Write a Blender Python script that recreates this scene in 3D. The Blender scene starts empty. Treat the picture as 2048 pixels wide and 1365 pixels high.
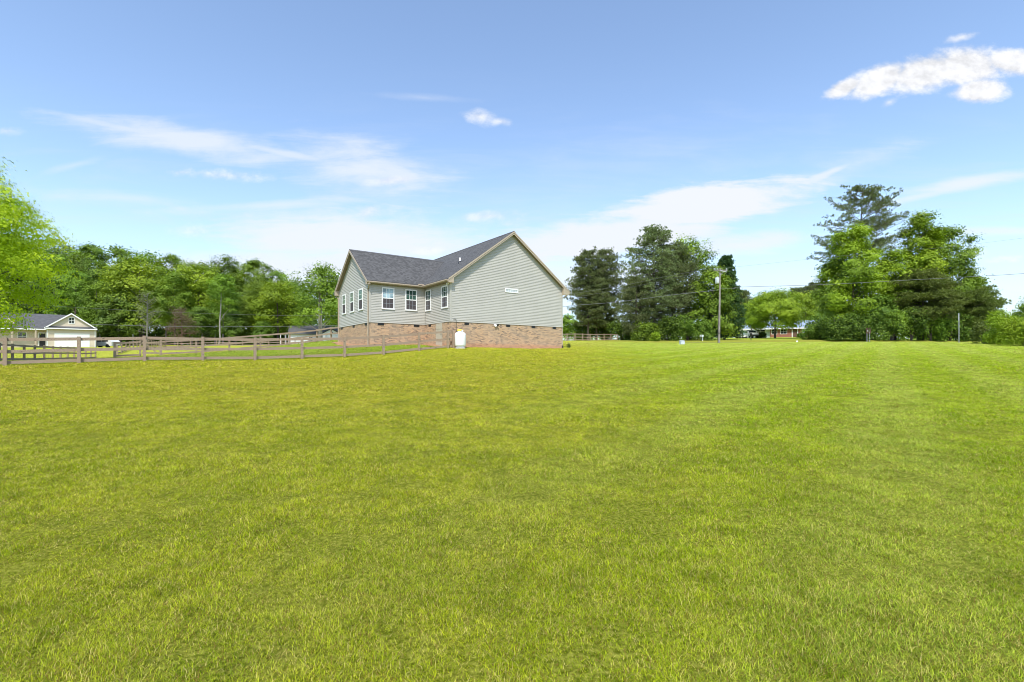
import bpy, math, random
import numpy as np
PI = math.pi
R = math.radians
scene = bpy.context.scene
COL = scene.collection

# ------------------------------------------------------------------ camera
EYE = 1.5
F = 1000.0            # focal length in pixels of a 2048 px wide picture
cam_d = bpy.data.cameras.new('camera')
cam_d.sensor_width = 36
cam_d.lens = 36 * F / 2048
cam_d.shift_y = 39.5 / 2048
cam_d.clip_start = 0.05
cam_d.clip_end = 6000
cam = bpy.data.objects.new('camera', cam_d)
cam.location = (0, 0, EYE)
cam.rotation_euler = (R(90), 0, 0)
COL.objects.link(cam)
scene.camera = cam
scene.view_settings.view_transform = 'Standard'
scene.view_settings.look = 'None'
scene.view_settings.gamma = 1
scene.view_settings.exposure = 0.80
scene.cycles.filter_width = 0.95
scene.cycles.max_bounces = 6
scene.cycles.diffuse_bounces = 3
scene.cycles.transparent_max_bounces = 8

SUN_EL, SUN_AZ = R(55), R(186)      # azimuth clockwise from +y (view direction)
SUN_STRENGTH = 2.9
SKY_STRENGTH = 0.135

# ------------------------------------------------------------------ node helpers
def N(nt, typ, **kw):
    n = nt.nodes.new(typ)
    for k, v in kw.items():
        if k.startswith('i_'):
            n.inputs[k[2:].replace('_', ' ')].default_value = v
        else:
            setattr(n, k, v)
    return n
def setin(nt, sock, v):
    if hasattr(v, 'is_linked') or hasattr(v, 'links'):
        nt.links.new(v, sock)
    else:
        sock.default_value = v
def M(nt, op, a, b=None, c=None, clamp=False):
    n = nt.nodes.new('ShaderNodeMath'); n.operation = op; n.use_clamp = clamp
    setin(nt, n.inputs[0], a)
    if b is not None: setin(nt, n.inputs[1], b)
    if c is not None: setin(nt, n.inputs[2], c)
    return n.outputs[0]
def MIX(nt, f, a, b, mode='MIX'):
    n = nt.nodes.new('ShaderNodeMix'); n.data_type = 'RGBA'; n.blend_type = mode
    setin(nt, n.inputs[0], f)
    setin(nt, n.inputs[6], a if not isinstance(a, tuple) else (*a[:3], 1))
    setin(nt, n.inputs[7], b if not isinstance(b, tuple) else (*b[:3], 1))
    return n.outputs[2]
def RAMP(nt, f, stops):
    n = nt.nodes.new('ShaderNodeValToRGB')
    while len(n.color_ramp.elements) < len(stops): n.color_ramp.elements.new(0.5)
    for e, (p, c) in zip(n.color_ramp.elements, stops):
        e.position = p; e.color = (*c, 1) if len(c) == 3 else c
    nt.links.new(f, n.inputs[0])
    return n.outputs[0]
def SMOOTH(nt, v, a, b, lo=0.0, hi=1.0):
    n = nt.nodes.new('ShaderNodeMapRange'); n.interpolation_type = 'SMOOTHSTEP'
    setin(nt, n.inputs[0], v)
    n.inputs[1].default_value = a; n.inputs[2].default_value = b
    n.inputs[3].default_value = lo; n.inputs[4].default_value = hi
    return n.outputs[0]
def NOISE(nt, vec, scale, detail=4, rough=0.55, dist=0.0):
    n = nt.nodes.new('ShaderNodeTexNoise')
    n.inputs['Scale'].default_value = scale; n.inputs['Detail'].default_value = detail
    n.inputs['Roughness'].default_value = rough; n.inputs['Distortion'].default_value = dist
    nt.links.new(vec, n.inputs['Vector'])
    return n.outputs[0]
def VSCALE(nt, vec, s, rot=0.0):
    n = nt.nodes.new('ShaderNodeMapping')
    n.inputs['Scale'].default_value = s; n.inputs['Rotation'].default_value = (0, 0, rot)
    nt.links.new(vec, n.inputs[0])
    return n.outputs[0]

# ------------------------------------------------------------------ world
w = bpy.data.worlds.new('World'); scene.world = w; w.use_nodes = True
nt = w.node_tree; nt.nodes.clear()
sky = N(nt, 'ShaderNodeTexSky', sky_type='NISHITA', sun_disc=False)
sky.sun_elevation = SUN_EL; sky.sun_rotation = SUN_AZ
sky.air_density = 1.0; sky.dust_density = 0.6; sky.ozone_density = 1.6
tc = N(nt, 'ShaderNodeTexCoord')
sep = N(nt, 'ShaderNodeSeparateXYZ'); nt.links.new(tc.outputs['Generated'], sep.inputs[0])
ay = M(nt, 'MAXIMUM', M(nt, 'ABSOLUTE', sep.outputs[1]), 0.08)
tx = M(nt, 'DIVIDE', sep.outputs[0], ay)
tz = M(nt, 'DIVIDE', sep.outputs[2], ay)
cmb = N(nt, 'ShaderNodeCombineXYZ'); nt.links.new(tx, cmb.inputs[0]); nt.links.new(tz, cmb.inputs[1])
P = cmb.outputs[0]
nz_big = NOISE(nt, VSCALE(nt, P, (1, 1.6, 1)), 9.0, 7, 0.62)
nz_fine = NOISE(nt, VSCALE(nt, P, (1, 1.5, 1)), 38.0, 5, 0.6)
nz_wisp = NOISE(nt, VSCALE(nt, P, (1.0, 6.0, 1), R(-6)), 3.4, 8, 0.6, 0.6)
nz_wisp2 = NOISE(nt, VSCALE(nt, P, (1.0, 7.0, 1), R(9)), 4.5, 8, 0.62, 0.5)
def blob(u, v, ru, rv, rot=0.0, kn=1.1, soft=0.55, noise=None, amp=1.0):
    cx, cy = (u - 1024) / F, (722 - v) / F
    dx = M(nt, 'SUBTRACT', tx, cx); dy = M(nt, 'SUBTRACT', tz, cy)
    c, s = math.cos(R(rot)), math.sin(R(rot))
    a = M(nt, 'ADD', M(nt, 'MULTIPLY', dx, c * F / ru), M(nt, 'MULTIPLY', dy, s * F / ru))
    b = M(nt, 'ADD', M(nt, 'MULTIPLY', dx, -s * F / rv), M(nt, 'MULTIPLY', dy, c * F / rv))
    d = M(nt, 'SQRT', M(nt, 'ADD', M(nt, 'MULTIPLY', a, a), M(nt, 'MULTIPLY', b, b)))
    val = M(nt, 'ADD', M(nt, 'SUBTRACT', 1.0, d), M(nt, 'MULTIPLY', M(nt, 'SUBTRACT', noise or nz_big, 0.5), kn))
    sm = SMOOTH(nt, val, 0.0, soft)
    return M(nt, 'MULTIPLY', sm, amp) if amp != 1.0 else sm
def union(vals):
    r = vals[0]
    for v in vals[1:]: r = M(nt, 'MAXIMUM', r, v)
    return r
nz_mix = M(nt, 'ADD', M(nt, 'MULTIPLY', nz_big, 0.68), M(nt, 'MULTIPLY', nz_fine, 0.32))
cum = union([blob(1690, 176, 56, 20, 24, 1.5, .55, nz_mix), blob(1760, 160, 92, 36, 22, 1.5, .55, nz_mix),
             blob(1850, 145, 110, 46, 14, 1.5, .55, nz_mix), blob(1930, 134, 105, 50, 2, 1.5, .55, nz_mix),
             blob(2040, 126, 115, 34, -4, 1.5, .55, nz_mix), blob(1960, 182, 68, 34, 5, 1.5, .55, nz_mix),
             blob(1920, 76, 46, 11, 14, 2.8, 1.5, nz_mix, .95), blob(1778, 206, 24, 11, 25, 2.8, 1.6, nz_mix, .7),
             blob(960, 233, 44, 17, -8, 3.2, 1.5, nz_mix, .95), blob(1000, 243, 34, 11, -5, 3.2, 1.5, nz_mix, .8),
             blob(450, 351, 140, 16, -3, 3.4, 1.6, nz_mix, .8), blob(365, 345, 55, 13, 3, 3.2, 1.6, nz_mix, .7),
             blob(385, 463, 72, 20, -3, 2.8, 1.5, nz_mix, .6), blob(12, 262, 40, 11, 0, 2.6, 1.6, nz_mix, .6),
             blob(738, 424, 40, 20, 20, 1.8, 1.1, nz_mix, .55), blob(780, 362, 75, 13, 6, 1.8, 1.0, nz_mix, .55),
             blob(980, 432, 105, 15, 3, 3.0, 1.7, nz_mix, .8), blob(2020, 519, 60, 10, 3, 1.7, .8, nz_mix, .6),
             blob(860, 505, 55, 15, 0, 1.3, 1.0, nz_mix, .5), blob(1950, 508, 30, 20, 0, 1.3, 1.0, nz_mix, .3)])
nzw = M(nt, 'ADD', M(nt, 'MULTIPLY', nz_wisp, .65), M(nt, 'MULTIPLY', nz_big, .35))
nzw2 = M(nt, 'ADD', M(nt, 'MULTIPLY', nz_wisp2, .65), M(nt, 'MULTIPLY', nz_big, .35))
cir = union([blob(400, 285, 340, 44, -9, 2.2, 1.0, nzw2, .75), blob(720, 335, 260, 80, -12, 2.4, 1.2, nzw2, .8),
             blob(700, 478, 350, 78, 2, 2.2, .7, nzw, .92), blob(560, 540, 520, 70, 2, 1.8, .8, nzw, .88), blob(300, 268, 270, 13, -12, 2.0, .9, nzw2, .6), blob(560, 305, 230, 15, -11, 2.0, .9, nzw2, .65), blob(800, 350, 110, 34, -25, 2.4, .9, nzw2, .7), blob(1250, 330, 500, 120, 8, 3.2, 2.4, nzw2, .28),
             blob(1410, 412, 240, 54, 8, 2.0, .45, nzw2, 1.0), blob(1200, 475, 340, 52, 8, 1.9, .55, nzw2, .97),
             blob(1500, 488, 210, 30, 5, 2.2, .9, nzw2, .85), blob(1720, 325, 190, 38, 20, 2.8, 1.4, nzw2, .55),
             blob(1930, 368, 190, 22, 9, 1.9, 1.0, nzw2, .8), blob(2000, 463, 190, 13, 0, 1.9, 1.0, nzw, .65),
             blob(240, 395, 250, 22, -3, 2.4, 1.5, nzw, .5), blob(150, 330, 90, 12, 14, 2.0, 1.5, nzw, .45),
             blob(1040, 560, 460, 85, 0, 1.0, 1.0, nzw, .9), blob(850, 196, 130, 12, -4, 2.4, 1.6, nzw, .4), blob(560, 410, 330, 16, 3, 2.4, 1.1, nzw, .55), blob(1660, 345, 90, 12, 22, 2.0, .9, nzw2, .75), blob(1830, 395, 140, 12, 12, 2.0, .9, nzw2, .6), blob(1250, 545, 260, 30, 2, 2.0, .9, nzw, .7), blob(1700, 560, 500, 60, 0, 1.6, 1.5, nzw, .5)])
veil = M(nt, 'MULTIPLY', SMOOTH(nt, nz_wisp, 0.44, 0.78), SMOOTH(nt, tz, 0.62, 0.12))
low = SMOOTH(nt, tz, 0.42, 0.0)
skyc = N(nt, 'ShaderNodeHueSaturation')
skyc.inputs['Saturation'].default_value = 0.92; skyc.inputs['Value'].default_value = 1.0
nt.links.new(sky.outputs[0], skyc.inputs['Color'])
bal = MIX(nt, 1.0, skyc.outputs[0], (1.04, 1.105, 1.16), 'MULTIPLY')
CL = 5.2
base = MIX(nt, M(nt, 'MULTIPLY', low, 0.50), bal, (3.05, 3.5, 4.15))
c1 = MIX(nt, M(nt, 'MULTIPLY', veil, 0.45), base, (CL * .62, CL * .68, CL * .78))
c2 = MIX(nt, cir, c1, (CL * .74, CL * .775, CL * .85))
shade = SMOOTH(nt, M(nt, 'ADD', M(nt, 'MULTIPLY', nz_big, .6), M(nt, 'MULTIPLY', nz_fine, .4)), 0.36, 0.60, 0.80, 1.06)
cumc = N(nt, 'ShaderNodeVectorMath', operation='SCALE'); cumc.inputs[0].default_value = (CL * .80, CL * .81, CL * .84)
nt.links.new(shade, cumc.inputs['Scale'])
c3 = MIX(nt, cum, c2, cumc.outputs[0])
bg = N(nt, 'ShaderNodeBackground'); bg.inputs[1].default_value = SKY_STRENGTH
nt.links.new(c3, bg.inputs[0])
wo = N(nt, 'ShaderNodeOutputWorld'); nt.links.new(bg.outputs[0], wo.inputs[0])

# ------------------------------------------------------------------ sun
sd = bpy.data.lights.new('sun', 'SUN'); sd.energy = SUN_STRENGTH; sd.angle = R(5); sd.color = (1, .95, .87)
sun = bpy.data.objects.new('sun', sd); COL.objects.link(sun)
sun.rotation_euler = (R(90) - SUN_EL, 0, -SUN_AZ + PI)
# a sun lamp shines along its -z: tilt it so that the light comes from azimuth SUN_AZ
import mathutils
dirv = mathutils.Vector((math.sin(SUN_AZ) * math.cos(SUN_EL), math.cos(SUN_AZ) * math.cos(SUN_EL), math.sin(SUN_EL)))
sun.rotation_euler = dirv.to_track_quat('Z', 'Y').to_euler()

# ------------------------------------------------------------------ object helpers
def tag(o, label=None, cat=None, group=None, kind=None):
    if label: o['label'] = label
    if cat: o['category'] = cat
    if group: o['group'] = group
    if kind: o['kind'] = kind
    return o
def empty(name, loc, rz=0.0, label=None, cat=None, group=None, s=1.0):
    o = bpy.data.objects.new(name, None); COL.objects.link(o)
    o.location = loc; o.rotation_euler = (0, 0, rz); o.empty_display_size = 0.2
    o.scale = (s, s, s)
    return tag(o, label, cat, group)
def link_mesh(name, me, mat, parent=None):
    if mat is not None:
        for m_ in (mat if isinstance(mat, (list, tuple)) else [mat]): me.materials.append(m_)
    o = bpy.data.objects.new(name, me); COL.objects.link(o)
    if parent is not None: o.parent = parent
    return o
def np_mesh(name, V, FC, tint=None, smooth=False):
    """V (n,3), FC (m,k) with k = 3 or 4"""
    me = bpy.data.meshes.new(name)
    V = np.ascontiguousarray(V, dtype=np.float32); FC = np.ascontiguousarray(FC, dtype=np.int32)
    m, k = FC.shape
    me.vertices.add(len(V)); me.vertices.foreach_set('co', V.ravel())
    me.loops.add(m * k); me.loops.foreach_set('vertex_index', FC.ravel())
    me.polygons.add(m)
    me.polygons.foreach_set('loop_start', np.arange(0, m * k, k, dtype=np.int32))
    if tint is not None:
        a = me.attributes.new('tint', 'FLOAT', 'FACE'); a.data.foreach_set('value', np.asarray(tint, dtype=np.float32))
    me.update(calc_edges=True)
    if smooth: me.polygons.foreach_set('use_smooth', np.ones(m, dtype=bool))
    return me
class MB:
    def __init__(s): s.v = []; s.f = []; s.uv = []; s.smooth = []; s.mi = []; s.cur = 0
    def face(s, pts, uvs=None, smooth=False):
        i = len(s.v); s.v += [tuple(p) for p in pts]; s.f.append(tuple(range(i, i + len(pts))))
        s.uv.append(uvs or [(0, 0)] * len(pts)); s.smooth.append(smooth); s.mi.append(s.cur)
    def hexa(s, p, uvs=None):
        """8 points: bottom 0-3 ccw, top 4-7"""
        for q in ((3, 2, 1, 0), (4, 5, 6, 7), (0, 1, 5, 4), (1, 2, 6, 5), (2, 3, 7, 6), (3, 0, 4, 7)):
            s.face([p[i] for i in q])
        return s
    def box(s, x0, x1, y0, y1, z0, z1):
        return s.hexa([(x0, y0, z0), (x1, y0, z0), (x1, y1, z0), (x0, y1, z0), (x0, y0, z1), (x1, y0, z1), (x1, y1, z1), (x0, y1, z1)])
    def prism(s, poly, fn):
        """poly: list of 2-D points, fn(p, t) -> 3-D for t = 0, 1"""
        a = [fn(p, 0) for p in poly]; b = [fn(p, 1) for p in poly]; n = len(poly)
        s.face(a[::-1]); s.face(b)
        for i in range(n): s.face([a[i], a[(i + 1) % n], b[(i + 1) % n], b[i]])
        return s
    def tube(s, pts, rads, seg=8, cap=True):
        V_ = mathutils.Vector
        pts = [V_(p) for p in pts]
        if not hasattr(rads, '__len__'): rads = [rads] * len(pts)
        rings = []; ref = None
        for i, p in enumerate(pts):
            d = (pts[min(i + 1, len(pts) - 1)] - pts[max(i - 1, 0)]).normalized()
            if ref is None: ref = V_((1, 0, 0)) if abs(d.x) < .9 else V_((0, 1, 0))
            x = (ref - d * ref.dot(d)).normalized(); ref = x; y = d.cross(x)
            rings.append([p + (x * math.cos(2 * PI * k / seg) + y * math.sin(2 * PI * k / seg)) * rads[i] for k in range(seg)])
        base = len(s.v)
        for r_ in rings: s.v += [tuple(q) for q in r_]
        for i in range(len(rings) - 1):
            for k in range(seg):
                k2 = (k + 1) % seg
                s.f.append((base + i * seg + k, base + i * seg + k2, base + (i + 1) * seg + k2, base + (i + 1) * seg + k))
                s.uv.append([(0, 0)] * 4); s.smooth.append(True); s.mi.append(s.cur)
        if cap:
            s.face([s.v[base + k] for k in range(seg)][::-1]); s.face([s.v[base + (len(rings) - 1) * seg + k] for k in range(seg)])
        return s
    def lathe(s, prof, seg=24, c=(0, 0)):
        base = len(s.v)
        for r_, z in prof:
            s.v += [(c[0] + r_ * math.cos(2 * PI * k / seg), c[1] + r_ * math.sin(2 * PI * k / seg), z) for k in range(seg)]
        for i in range(len(prof) - 1):
            for k in range(seg):
                k2 = (k + 1) % seg
                s.f.append((base + i * seg + k, base + i * seg + k2, base + (i + 1) * seg + k2, base + (i + 1) * seg + k))
                s.uv.append([(0, 0)] * 4); s.smooth.append(True); s.mi.append(s.cur)
        return s
    def mesh(s, name):
        me = bpy.data.meshes.new(name); me.from_pydata(s.v, [], s.f)
        uvl = me.uv_layers.new(name='UVMap'); flat = []
        for u in s.uv:
            for q in u: flat += [q[0], q[1]]
        uvl.data.foreach_set('uv', flat)
        me.polygons.foreach_set('use_smooth', s.smooth); me.polygons.foreach_set('material_index', s.mi)
        me.update()
        return me
    def build(s, name, mat, parent=None, bevel=0.0):
        o = link_mesh(name, s.mesh(name), mat, parent)
        if bevel:
            b = o.modifiers.new('bevel', 'BEVEL'); b.width = bevel; b.segments = 2; b.limit_method = 'ANGLE'
        return o
def copy_tree(o, parent=None):
    c = o.copy(); COL.objects.link(c); c.parent = parent
    for ch in list(o.children): copy_tree(ch, c)
    return c

# ------------------------------------------------------------------ materials
MATS = {}
def mat_new(name):
    m = bpy.data.materials.new(name); m.use_nodes = True; nt = m.node_tree
    b = nt.nodes['Principled BSDF']; MATS[name] = m
    return m, nt, b
def plain(name, col, rough=0.6, metal=0.0, var=0.12, scale=6.0, bump=0.0, spec=0.5):
    m, nt, b = mat_new(name)
    tc = N(nt, 'ShaderNodeTexCoord')
    n = NOISE(nt, tc.outputs['Object'], scale, 5, .6)
    f = SMOOTH(nt, n, .3, .7)
    c = MIX(nt, f, tuple(x * (1 - var) for x in col), tuple(min(1, x * (1 + var)) for x in col))
    nt.links.new(c, b.inputs['Base Color'])
    b.inputs['Roughness'].default_value = rough; b.inputs['Metallic'].default_value = metal
    b.inputs['Specular IOR Level'].default_value = spec
    if bump:
        bp = N(nt, 'ShaderNodeBump'); bp.inputs['Strength'].default_value = bump; bp.inputs['Distance'].default_value = .01
        nt.links.new(NOISE(nt, tc.outputs['Object'], scale * 8, 4, .6), bp.inputs['Height']); nt.links.new(bp.outputs[0], b.inputs['Normal'])
    return m
plain('siding', (.458, .440, .396), .55, var=.04, scale=.7)
plain('siding_tan', (.60, .51, .40), .6, var=.03, scale=1)
plain('siding_white', (.72, .73, .74), .6, var=.03, scale=1)
plain('trim_beige', (.44, .36, .27), .5, var=.05)
plain('trim_white', (.80, .80, .79), .4, var=.02)
plain('soffit', (.22, .175, .115), .6, var=.06)
plain('black_plastic', (.018, .018, .02), .5)
plain('dark_metal', (.05, .05, .05), .4, metal=.6)
plain('white_paint', (.86, .86, .87), .3, var=.015)
plain('yellow_plastic', (.80, .55, .02), .45)
plain('galvanised', (.42, .43, .44), .45, metal=.5)
plain('grey_paint', (.36, .38, .42), .5)
plain('light_grey_paint', (.50, .54, .58), .45)
plain('panel_door', (.47, .42, .33), .6, var=.05)
plain('concrete', (.42, .40, .37), .9, bump=.3)
plain('asphalt', (.055, .055, .058), .9, bump=.4, scale=3)
plain('road_line', (.55, .55, .52), .8)
plain('cable', (.16, .16, .17), .6)
plain('roof_far', (.088, .088, .09), .85, var=.2, scale=2)
plain('roof_light', (.27, .33, .41), .5, var=.08, scale=2)
plain('porch_grey', (.55, .62, .68), .5)
plain('rust_brown', (.12, .065, .045), .8, var=.4, scale=9)
plain('tyre', (.02, .02, .02), .9)
plain('car_white', (.72, .71, .68), .25, var=.02)
plain('tail_light', (.35, .02, .02), .3)
plain('interior_dark', (.035, .03, .03), .9)
plain('screen', (.075, .065, .068), .7, var=.12, scale=4, spec=.3)
def glass(name, col, rough=.06, spec=.9):
    m, nt, b = mat_new(name)
    tc = N(nt, 'ShaderNodeTexCoord')
    n = NOISE(nt, tc.outputs['Object'], 2.2, 3, .5)
    nt.links.new(MIX(nt, SMOOTH(nt, n, .35, .65), tuple(c * .6 for c in col), tuple(c * 1.5 for c in col)), b.inputs['Base Color'])
    b.inputs['Roughness'].default_value = rough; b.inputs['Specular IOR Level'].default_value = spec
    b.inputs['IOR'].default_value = 1.5
    return m
glass('glass_sky_reflection', (.26, .36, .40), .08, .7)  # bright sky reflection painted into the pane's base colour
glass('glass_green_reflection', (.035, .075, .06), .06, .5)  # dark greenish reflection painted as base colour, clear glass in itself
glass('glass_leaf_reflection', (.02, .085, .03), .06, .4)  # mirrored foliage put into the pane colour, nothing there reflects it
glass('glass_dark', (.03, .035, .04), .05, .7)

# brick, laid out in the wall's own metres (UV)
def brick_mat(name, c1, c2, c3, mortar, bw=.21, bh=.072):
    m, nt, b = mat_new(name)
    uv = N(nt, 'ShaderNodeUVMap')
    br = N(nt, 'ShaderNodeTexBrick'); nt.links.new(uv.outputs[0], br.inputs['Vector'])
    br.inputs['Scale'].default_value = 1; br.inputs['Brick Width'].default_value = bw; br.inputs['Row Height'].default_value = bh
    br.inputs['Mortar Size'].default_value = .007; br.inputs['Mortar Smooth'].default_value = .2; br.inputs['Bias'].default_value = .0
    br.inputs['Color1'].default_value = (0, 0, 0, 1); br.inputs['Color2'].default_value = (1, 1, 1, 1); br.inputs['Mortar'].default_value = (.5, .5, .5, 1)
    sep_ = N(nt, 'ShaderNodeSeparateXYZ'); nt.links.new(uv.outputs[0], sep_.inputs[0])
    row = M(nt, 'FLOOR', M(nt, 'DIVIDE', sep_.outputs[1], bh)); colx = M(nt, 'FLOOR', M(nt, 'ADD', M(nt, 'DIVIDE', sep_.outputs[0], bw), M(nt, 'MULTIPLY', row, .5)))
    cc_ = N(nt, 'ShaderNodeCombineXYZ'); nt.links.new(colx, cc_.inputs[0]); nt.links.new(row, cc_.inputs[1])
    wn = N(nt, 'ShaderNodeTexWhiteNoise', noise_dimensions='2D'); nt.links.new(cc_.outputs[0], wn.inputs['Vector'])
    col = RAMP(nt, wn.outputs['Value'], [(0.0, c3), (.22, c2), (.5, c1), (.8, tuple(x * 1.15 for x in c1)), (1.0, tuple(x * 1.3 for x in c1))])
    nn = NOISE(nt, uv.outputs[0], 7, 5, .7)
    col = MIX(nt, .3, col, MIX(nt, SMOOTH(nt, nn, .35, .65), c2, tuple(x * 1.25 for x in c1)))
    colm = MIX(nt, br.outputs['Fac'], col, mortar)
    # clay splashed on the lowest courses
    sp = N(nt, 'ShaderNodeSeparateXYZ'); nt.links.new(uv.outputs[0], sp.inputs[0])
    cl = M(nt, 'MULTIPLY', SMOOTH(nt, M(nt, 'ADD', sp.outputs[1], M(nt, 'MULTIPLY', nn, -.35)), 2.16, 1.96), .42)
    if name == 'brick': colm = MIX(nt, cl, colm, (.50, .235, .10))
    nt.links.new(colm, b.inputs['Base Color']); b.inputs['Roughness'].default_value = .9
    bp = N(nt, 'ShaderNodeBump'); bp.inputs['Strength'].default_value = .5; bp.inputs['Distance'].default_value = .01; bp.invert = True
    nt.links.new(br.outputs['Fac'], bp.inputs['Height']); nt.links.new(bp.outputs[0], b.inputs['Normal'])
    return m
brick_mat('brick', (.47, .30, .175), (.27, .18, .12), (.07, .055, .048), (.46, .38, .29))
brick_mat('red_brick', (.30, .09, .05), (.22, .07, .045), (.14, .05, .04), (.35, .28, .24))
def shingle_mat(name, lo, hi):
    m, nt, b = mat_new(name)
    uv = N(nt, 'ShaderNodeUVMap')
    br = N(nt, 'ShaderNodeTexBrick'); nt.links.new(uv.outputs[0], br.inputs['Vector'])
    br.offset_frequency = 2; br.offset = .37
    br.inputs['Scale'].default_value = 1; br.inputs['Brick Width'].default_value = .26; br.inputs['Row Height'].default_value = .142
    br.inputs['Mortar Size'].default_value = .008; br.inputs['Mortar Smooth'].default_value = .6
    br.inputs['Color1'].default_value = (0, 0, 0, 1); br.inputs['Color2'].default_value = (1, 1, 1, 1); br.inputs['Mortar'].default_value = (0, 0, 0, 1)
    nn = NOISE(nt, uv.outputs[0], 16, 5, .7)
    sep_ = N(nt, 'ShaderNodeSeparateXYZ'); nt.links.new(uv.outputs[0], sep_.inputs[0])
    row = M(nt, 'FLOOR', M(nt, 'DIVIDE', sep_.outputs[1], .142)); colx = M(nt, 'FLOOR', M(nt, 'ADD', M(nt, 'DIVIDE', sep_.outputs[0], .17), M(nt, 'MULTIPLY', row, .37)))
    cc_ = N(nt, 'ShaderNodeCombineXYZ'); nt.links.new(colx, cc_.inputs[0]); nt.links.new(row, cc_.inputs[1])
    wn = N(nt, 'ShaderNodeTexWhiteNoise', noise_dimensions='2D'); nt.links.new(cc_.outputs[0], wn.inputs['Vector'])
    f = M(nt, 'ADD', M(nt, 'MULTIPLY', wn.outputs['Value'], .55), M(nt, 'MULTIPLY', nn, .45))
    nt.links.new(MIX(nt, SMOOTH(nt, f, .12, .85), lo, hi), b.inputs['Base Color'])
    b.inputs['Roughness'].default_value = .85
    bp = N(nt, 'ShaderNodeBump'); bp.inputs['Strength'].default_value = .35; bp.inputs['Distance'].default_value = .008
    nt.links.new(wn.outputs['Value'], bp.inputs['Height']); nt.links.new(bp.outputs[0], b.inputs['Normal'])
    return m
shingle_mat('shingle', (.052, .051, .049), (.100, .098, .096))
# weathered fence board
m, nt, b = mat_new('fence_wood')
tc = N(nt, 'ShaderNodeTexCoord'); oi = N(nt, 'ShaderNodeObjectInfo')
ofs = N(nt, 'ShaderNodeVectorMath', operation='ADD'); nt.links.new(tc.outputs['Object'], ofs.inputs[0])
sc_ = N(nt, 'ShaderNodeVectorMath', operation='SCALE'); sc_.inputs[0].default_value = (13, 7, 5); nt.links.new(oi.outputs['Random'], sc_.inputs['Scale'])
nt.links.new(sc_.outputs[0], ofs.inputs[1])
gr = NOISE(nt, VSCALE(nt, ofs.outputs[0], (1.2, 12, 22)), 3, 5, .6)
lg = NOISE(nt, ofs.outputs[0], 1.3, 4, .6)
c = MIX(nt, SMOOTH(nt, gr, .3, .7), (.19, .135, .09), (.43, .335, .245))
c = MIX(nt, M(nt, 'MULTIPLY', SMOOTH(nt, lg, .45, .7), .5), c, (.36, .255, .165))
vo = N(nt, 'ShaderNodeTexVoronoi'); vo.inputs['Scale'].default_value = 1.0
nt.links.new(VSCALE(nt, ofs.outputs[0], (2.2, 3.0, 6.0)), vo.inputs['Vector'])
c = MIX(nt, M(nt, 'MULTIPLY', SMOOTH(nt, vo.outputs['Distance'], .16, .07), .85), c, (.035, .028, .025))
c = MIX(nt, SMOOTH(nt, oi.outputs['Random'], 0, 1), c, MIX(nt, .5, c, (.30, .22, .16)))
nt.links.new(c, b.inputs['Base Color']); b.inputs['Roughness'].default_value = .9
# utility pole timber
m, nt, b = mat_new('pole_wood')
tc = N(nt, 'ShaderNodeTexCoord')
c = MIX(nt, SMOOTH(nt, NOISE(nt, VSCALE(nt, tc.outputs['Object'], (14, 14, .8)), 2, 5, .6), .3, .7), (.15, .13, .115), (.33, .30, .275))
nt.links.new(c, b.inputs['Base Color']); b.inputs['Roughness'].default_value = .9
def bark(name, lo, hi):
    m, nt, b = mat_new(name)
    tc = N(nt, 'ShaderNodeTexCoord')
    c = MIX(nt, SMOOTH(nt, NOISE(nt, VSCALE(nt, tc.outputs['Object'], (3, 3, .8)), 2.5, 5, .6), .3, .7), lo, hi)
    nt.links.new(c, b.inputs['Base Color']); b.inputs['Roughness'].default_value = .95
bark('bark_brown', (.07, .055, .045), (.17, .135, .11)); bark('bark_pale', (.20, .18, .155), (.38, .35, .31)); bark('bark_red', (.12, .07, .05), (.24, .14, .10))
def leaf_mat(name, c0, c1, c2, trans=.30, hue=.007, rough=.55):
    """three albedos picked by each leaf's own tint, plus a small shift from tree to tree"""
    m = bpy.data.materials.new(name); m.use_nodes = True; nt = m.node_tree; nt.nodes.clear(); MATS[name] = m
    at = N(nt, 'ShaderNodeAttribute', attribute_name='tint'); oi = N(nt, 'ShaderNodeObjectInfo')
    col = RAMP(nt, at.outputs['Fac'], [(0.0, c0), (.5, c1), (1.0, c2)])
    hs = N(nt, 'ShaderNodeHueSaturation'); nt.links.new(col, hs.inputs['Color'])
    nt.links.new(M(nt, 'ADD', M(nt, 'MULTIPLY', oi.outputs['Random'], hue * 2), .5 - hue), hs.inputs['Hue'])
    nt.links.new(M(nt, 'ADD', M(nt, 'MULTIPLY', oi.outputs['Random'], .35), .83), hs.inputs['Value'])
    p = N(nt, 'ShaderNodeBsdfPrincipled'); p.inputs['Roughness'].default_value = rough; p.inputs['Specular IOR Level'].default_value = .25
    nt.links.new(hs.outputs[0], p.inputs['Base Color'])
    t = N(nt, 'ShaderNodeBsdfTranslucent')
    nt.links.new(MIX(nt, 1.0, hs.outputs[0], (1.25, 1.25, .6), 'MULTIPLY'), t.inputs[0])
    mx = N(nt, 'ShaderNodeMixShader'); mx.inputs[0].default_value = trans
    nt.links.new(p.outputs[0], mx.inputs[1]); nt.links.new(t.outputs[0], mx.inputs[2])
    o = N(nt, 'ShaderNodeOutputMaterial'); nt.links.new(mx.outputs[0], o.inputs[0])
    return m
leaf_mat('leaf_mid', (0.09, 0.16, 0.016), (0.17, 0.27, 0.026), (0.28, 0.41, 0.044))
leaf_mat('leaf_deep', (0.07, 0.125, 0.014), (0.12, 0.2, 0.024), (0.2, 0.3, 0.035))
leaf_mat('leaf_yellow', (0.15, 0.24, 0.014), (0.25, 0.37, 0.02), (0.38, 0.5, 0.035), trans=.30)
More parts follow.
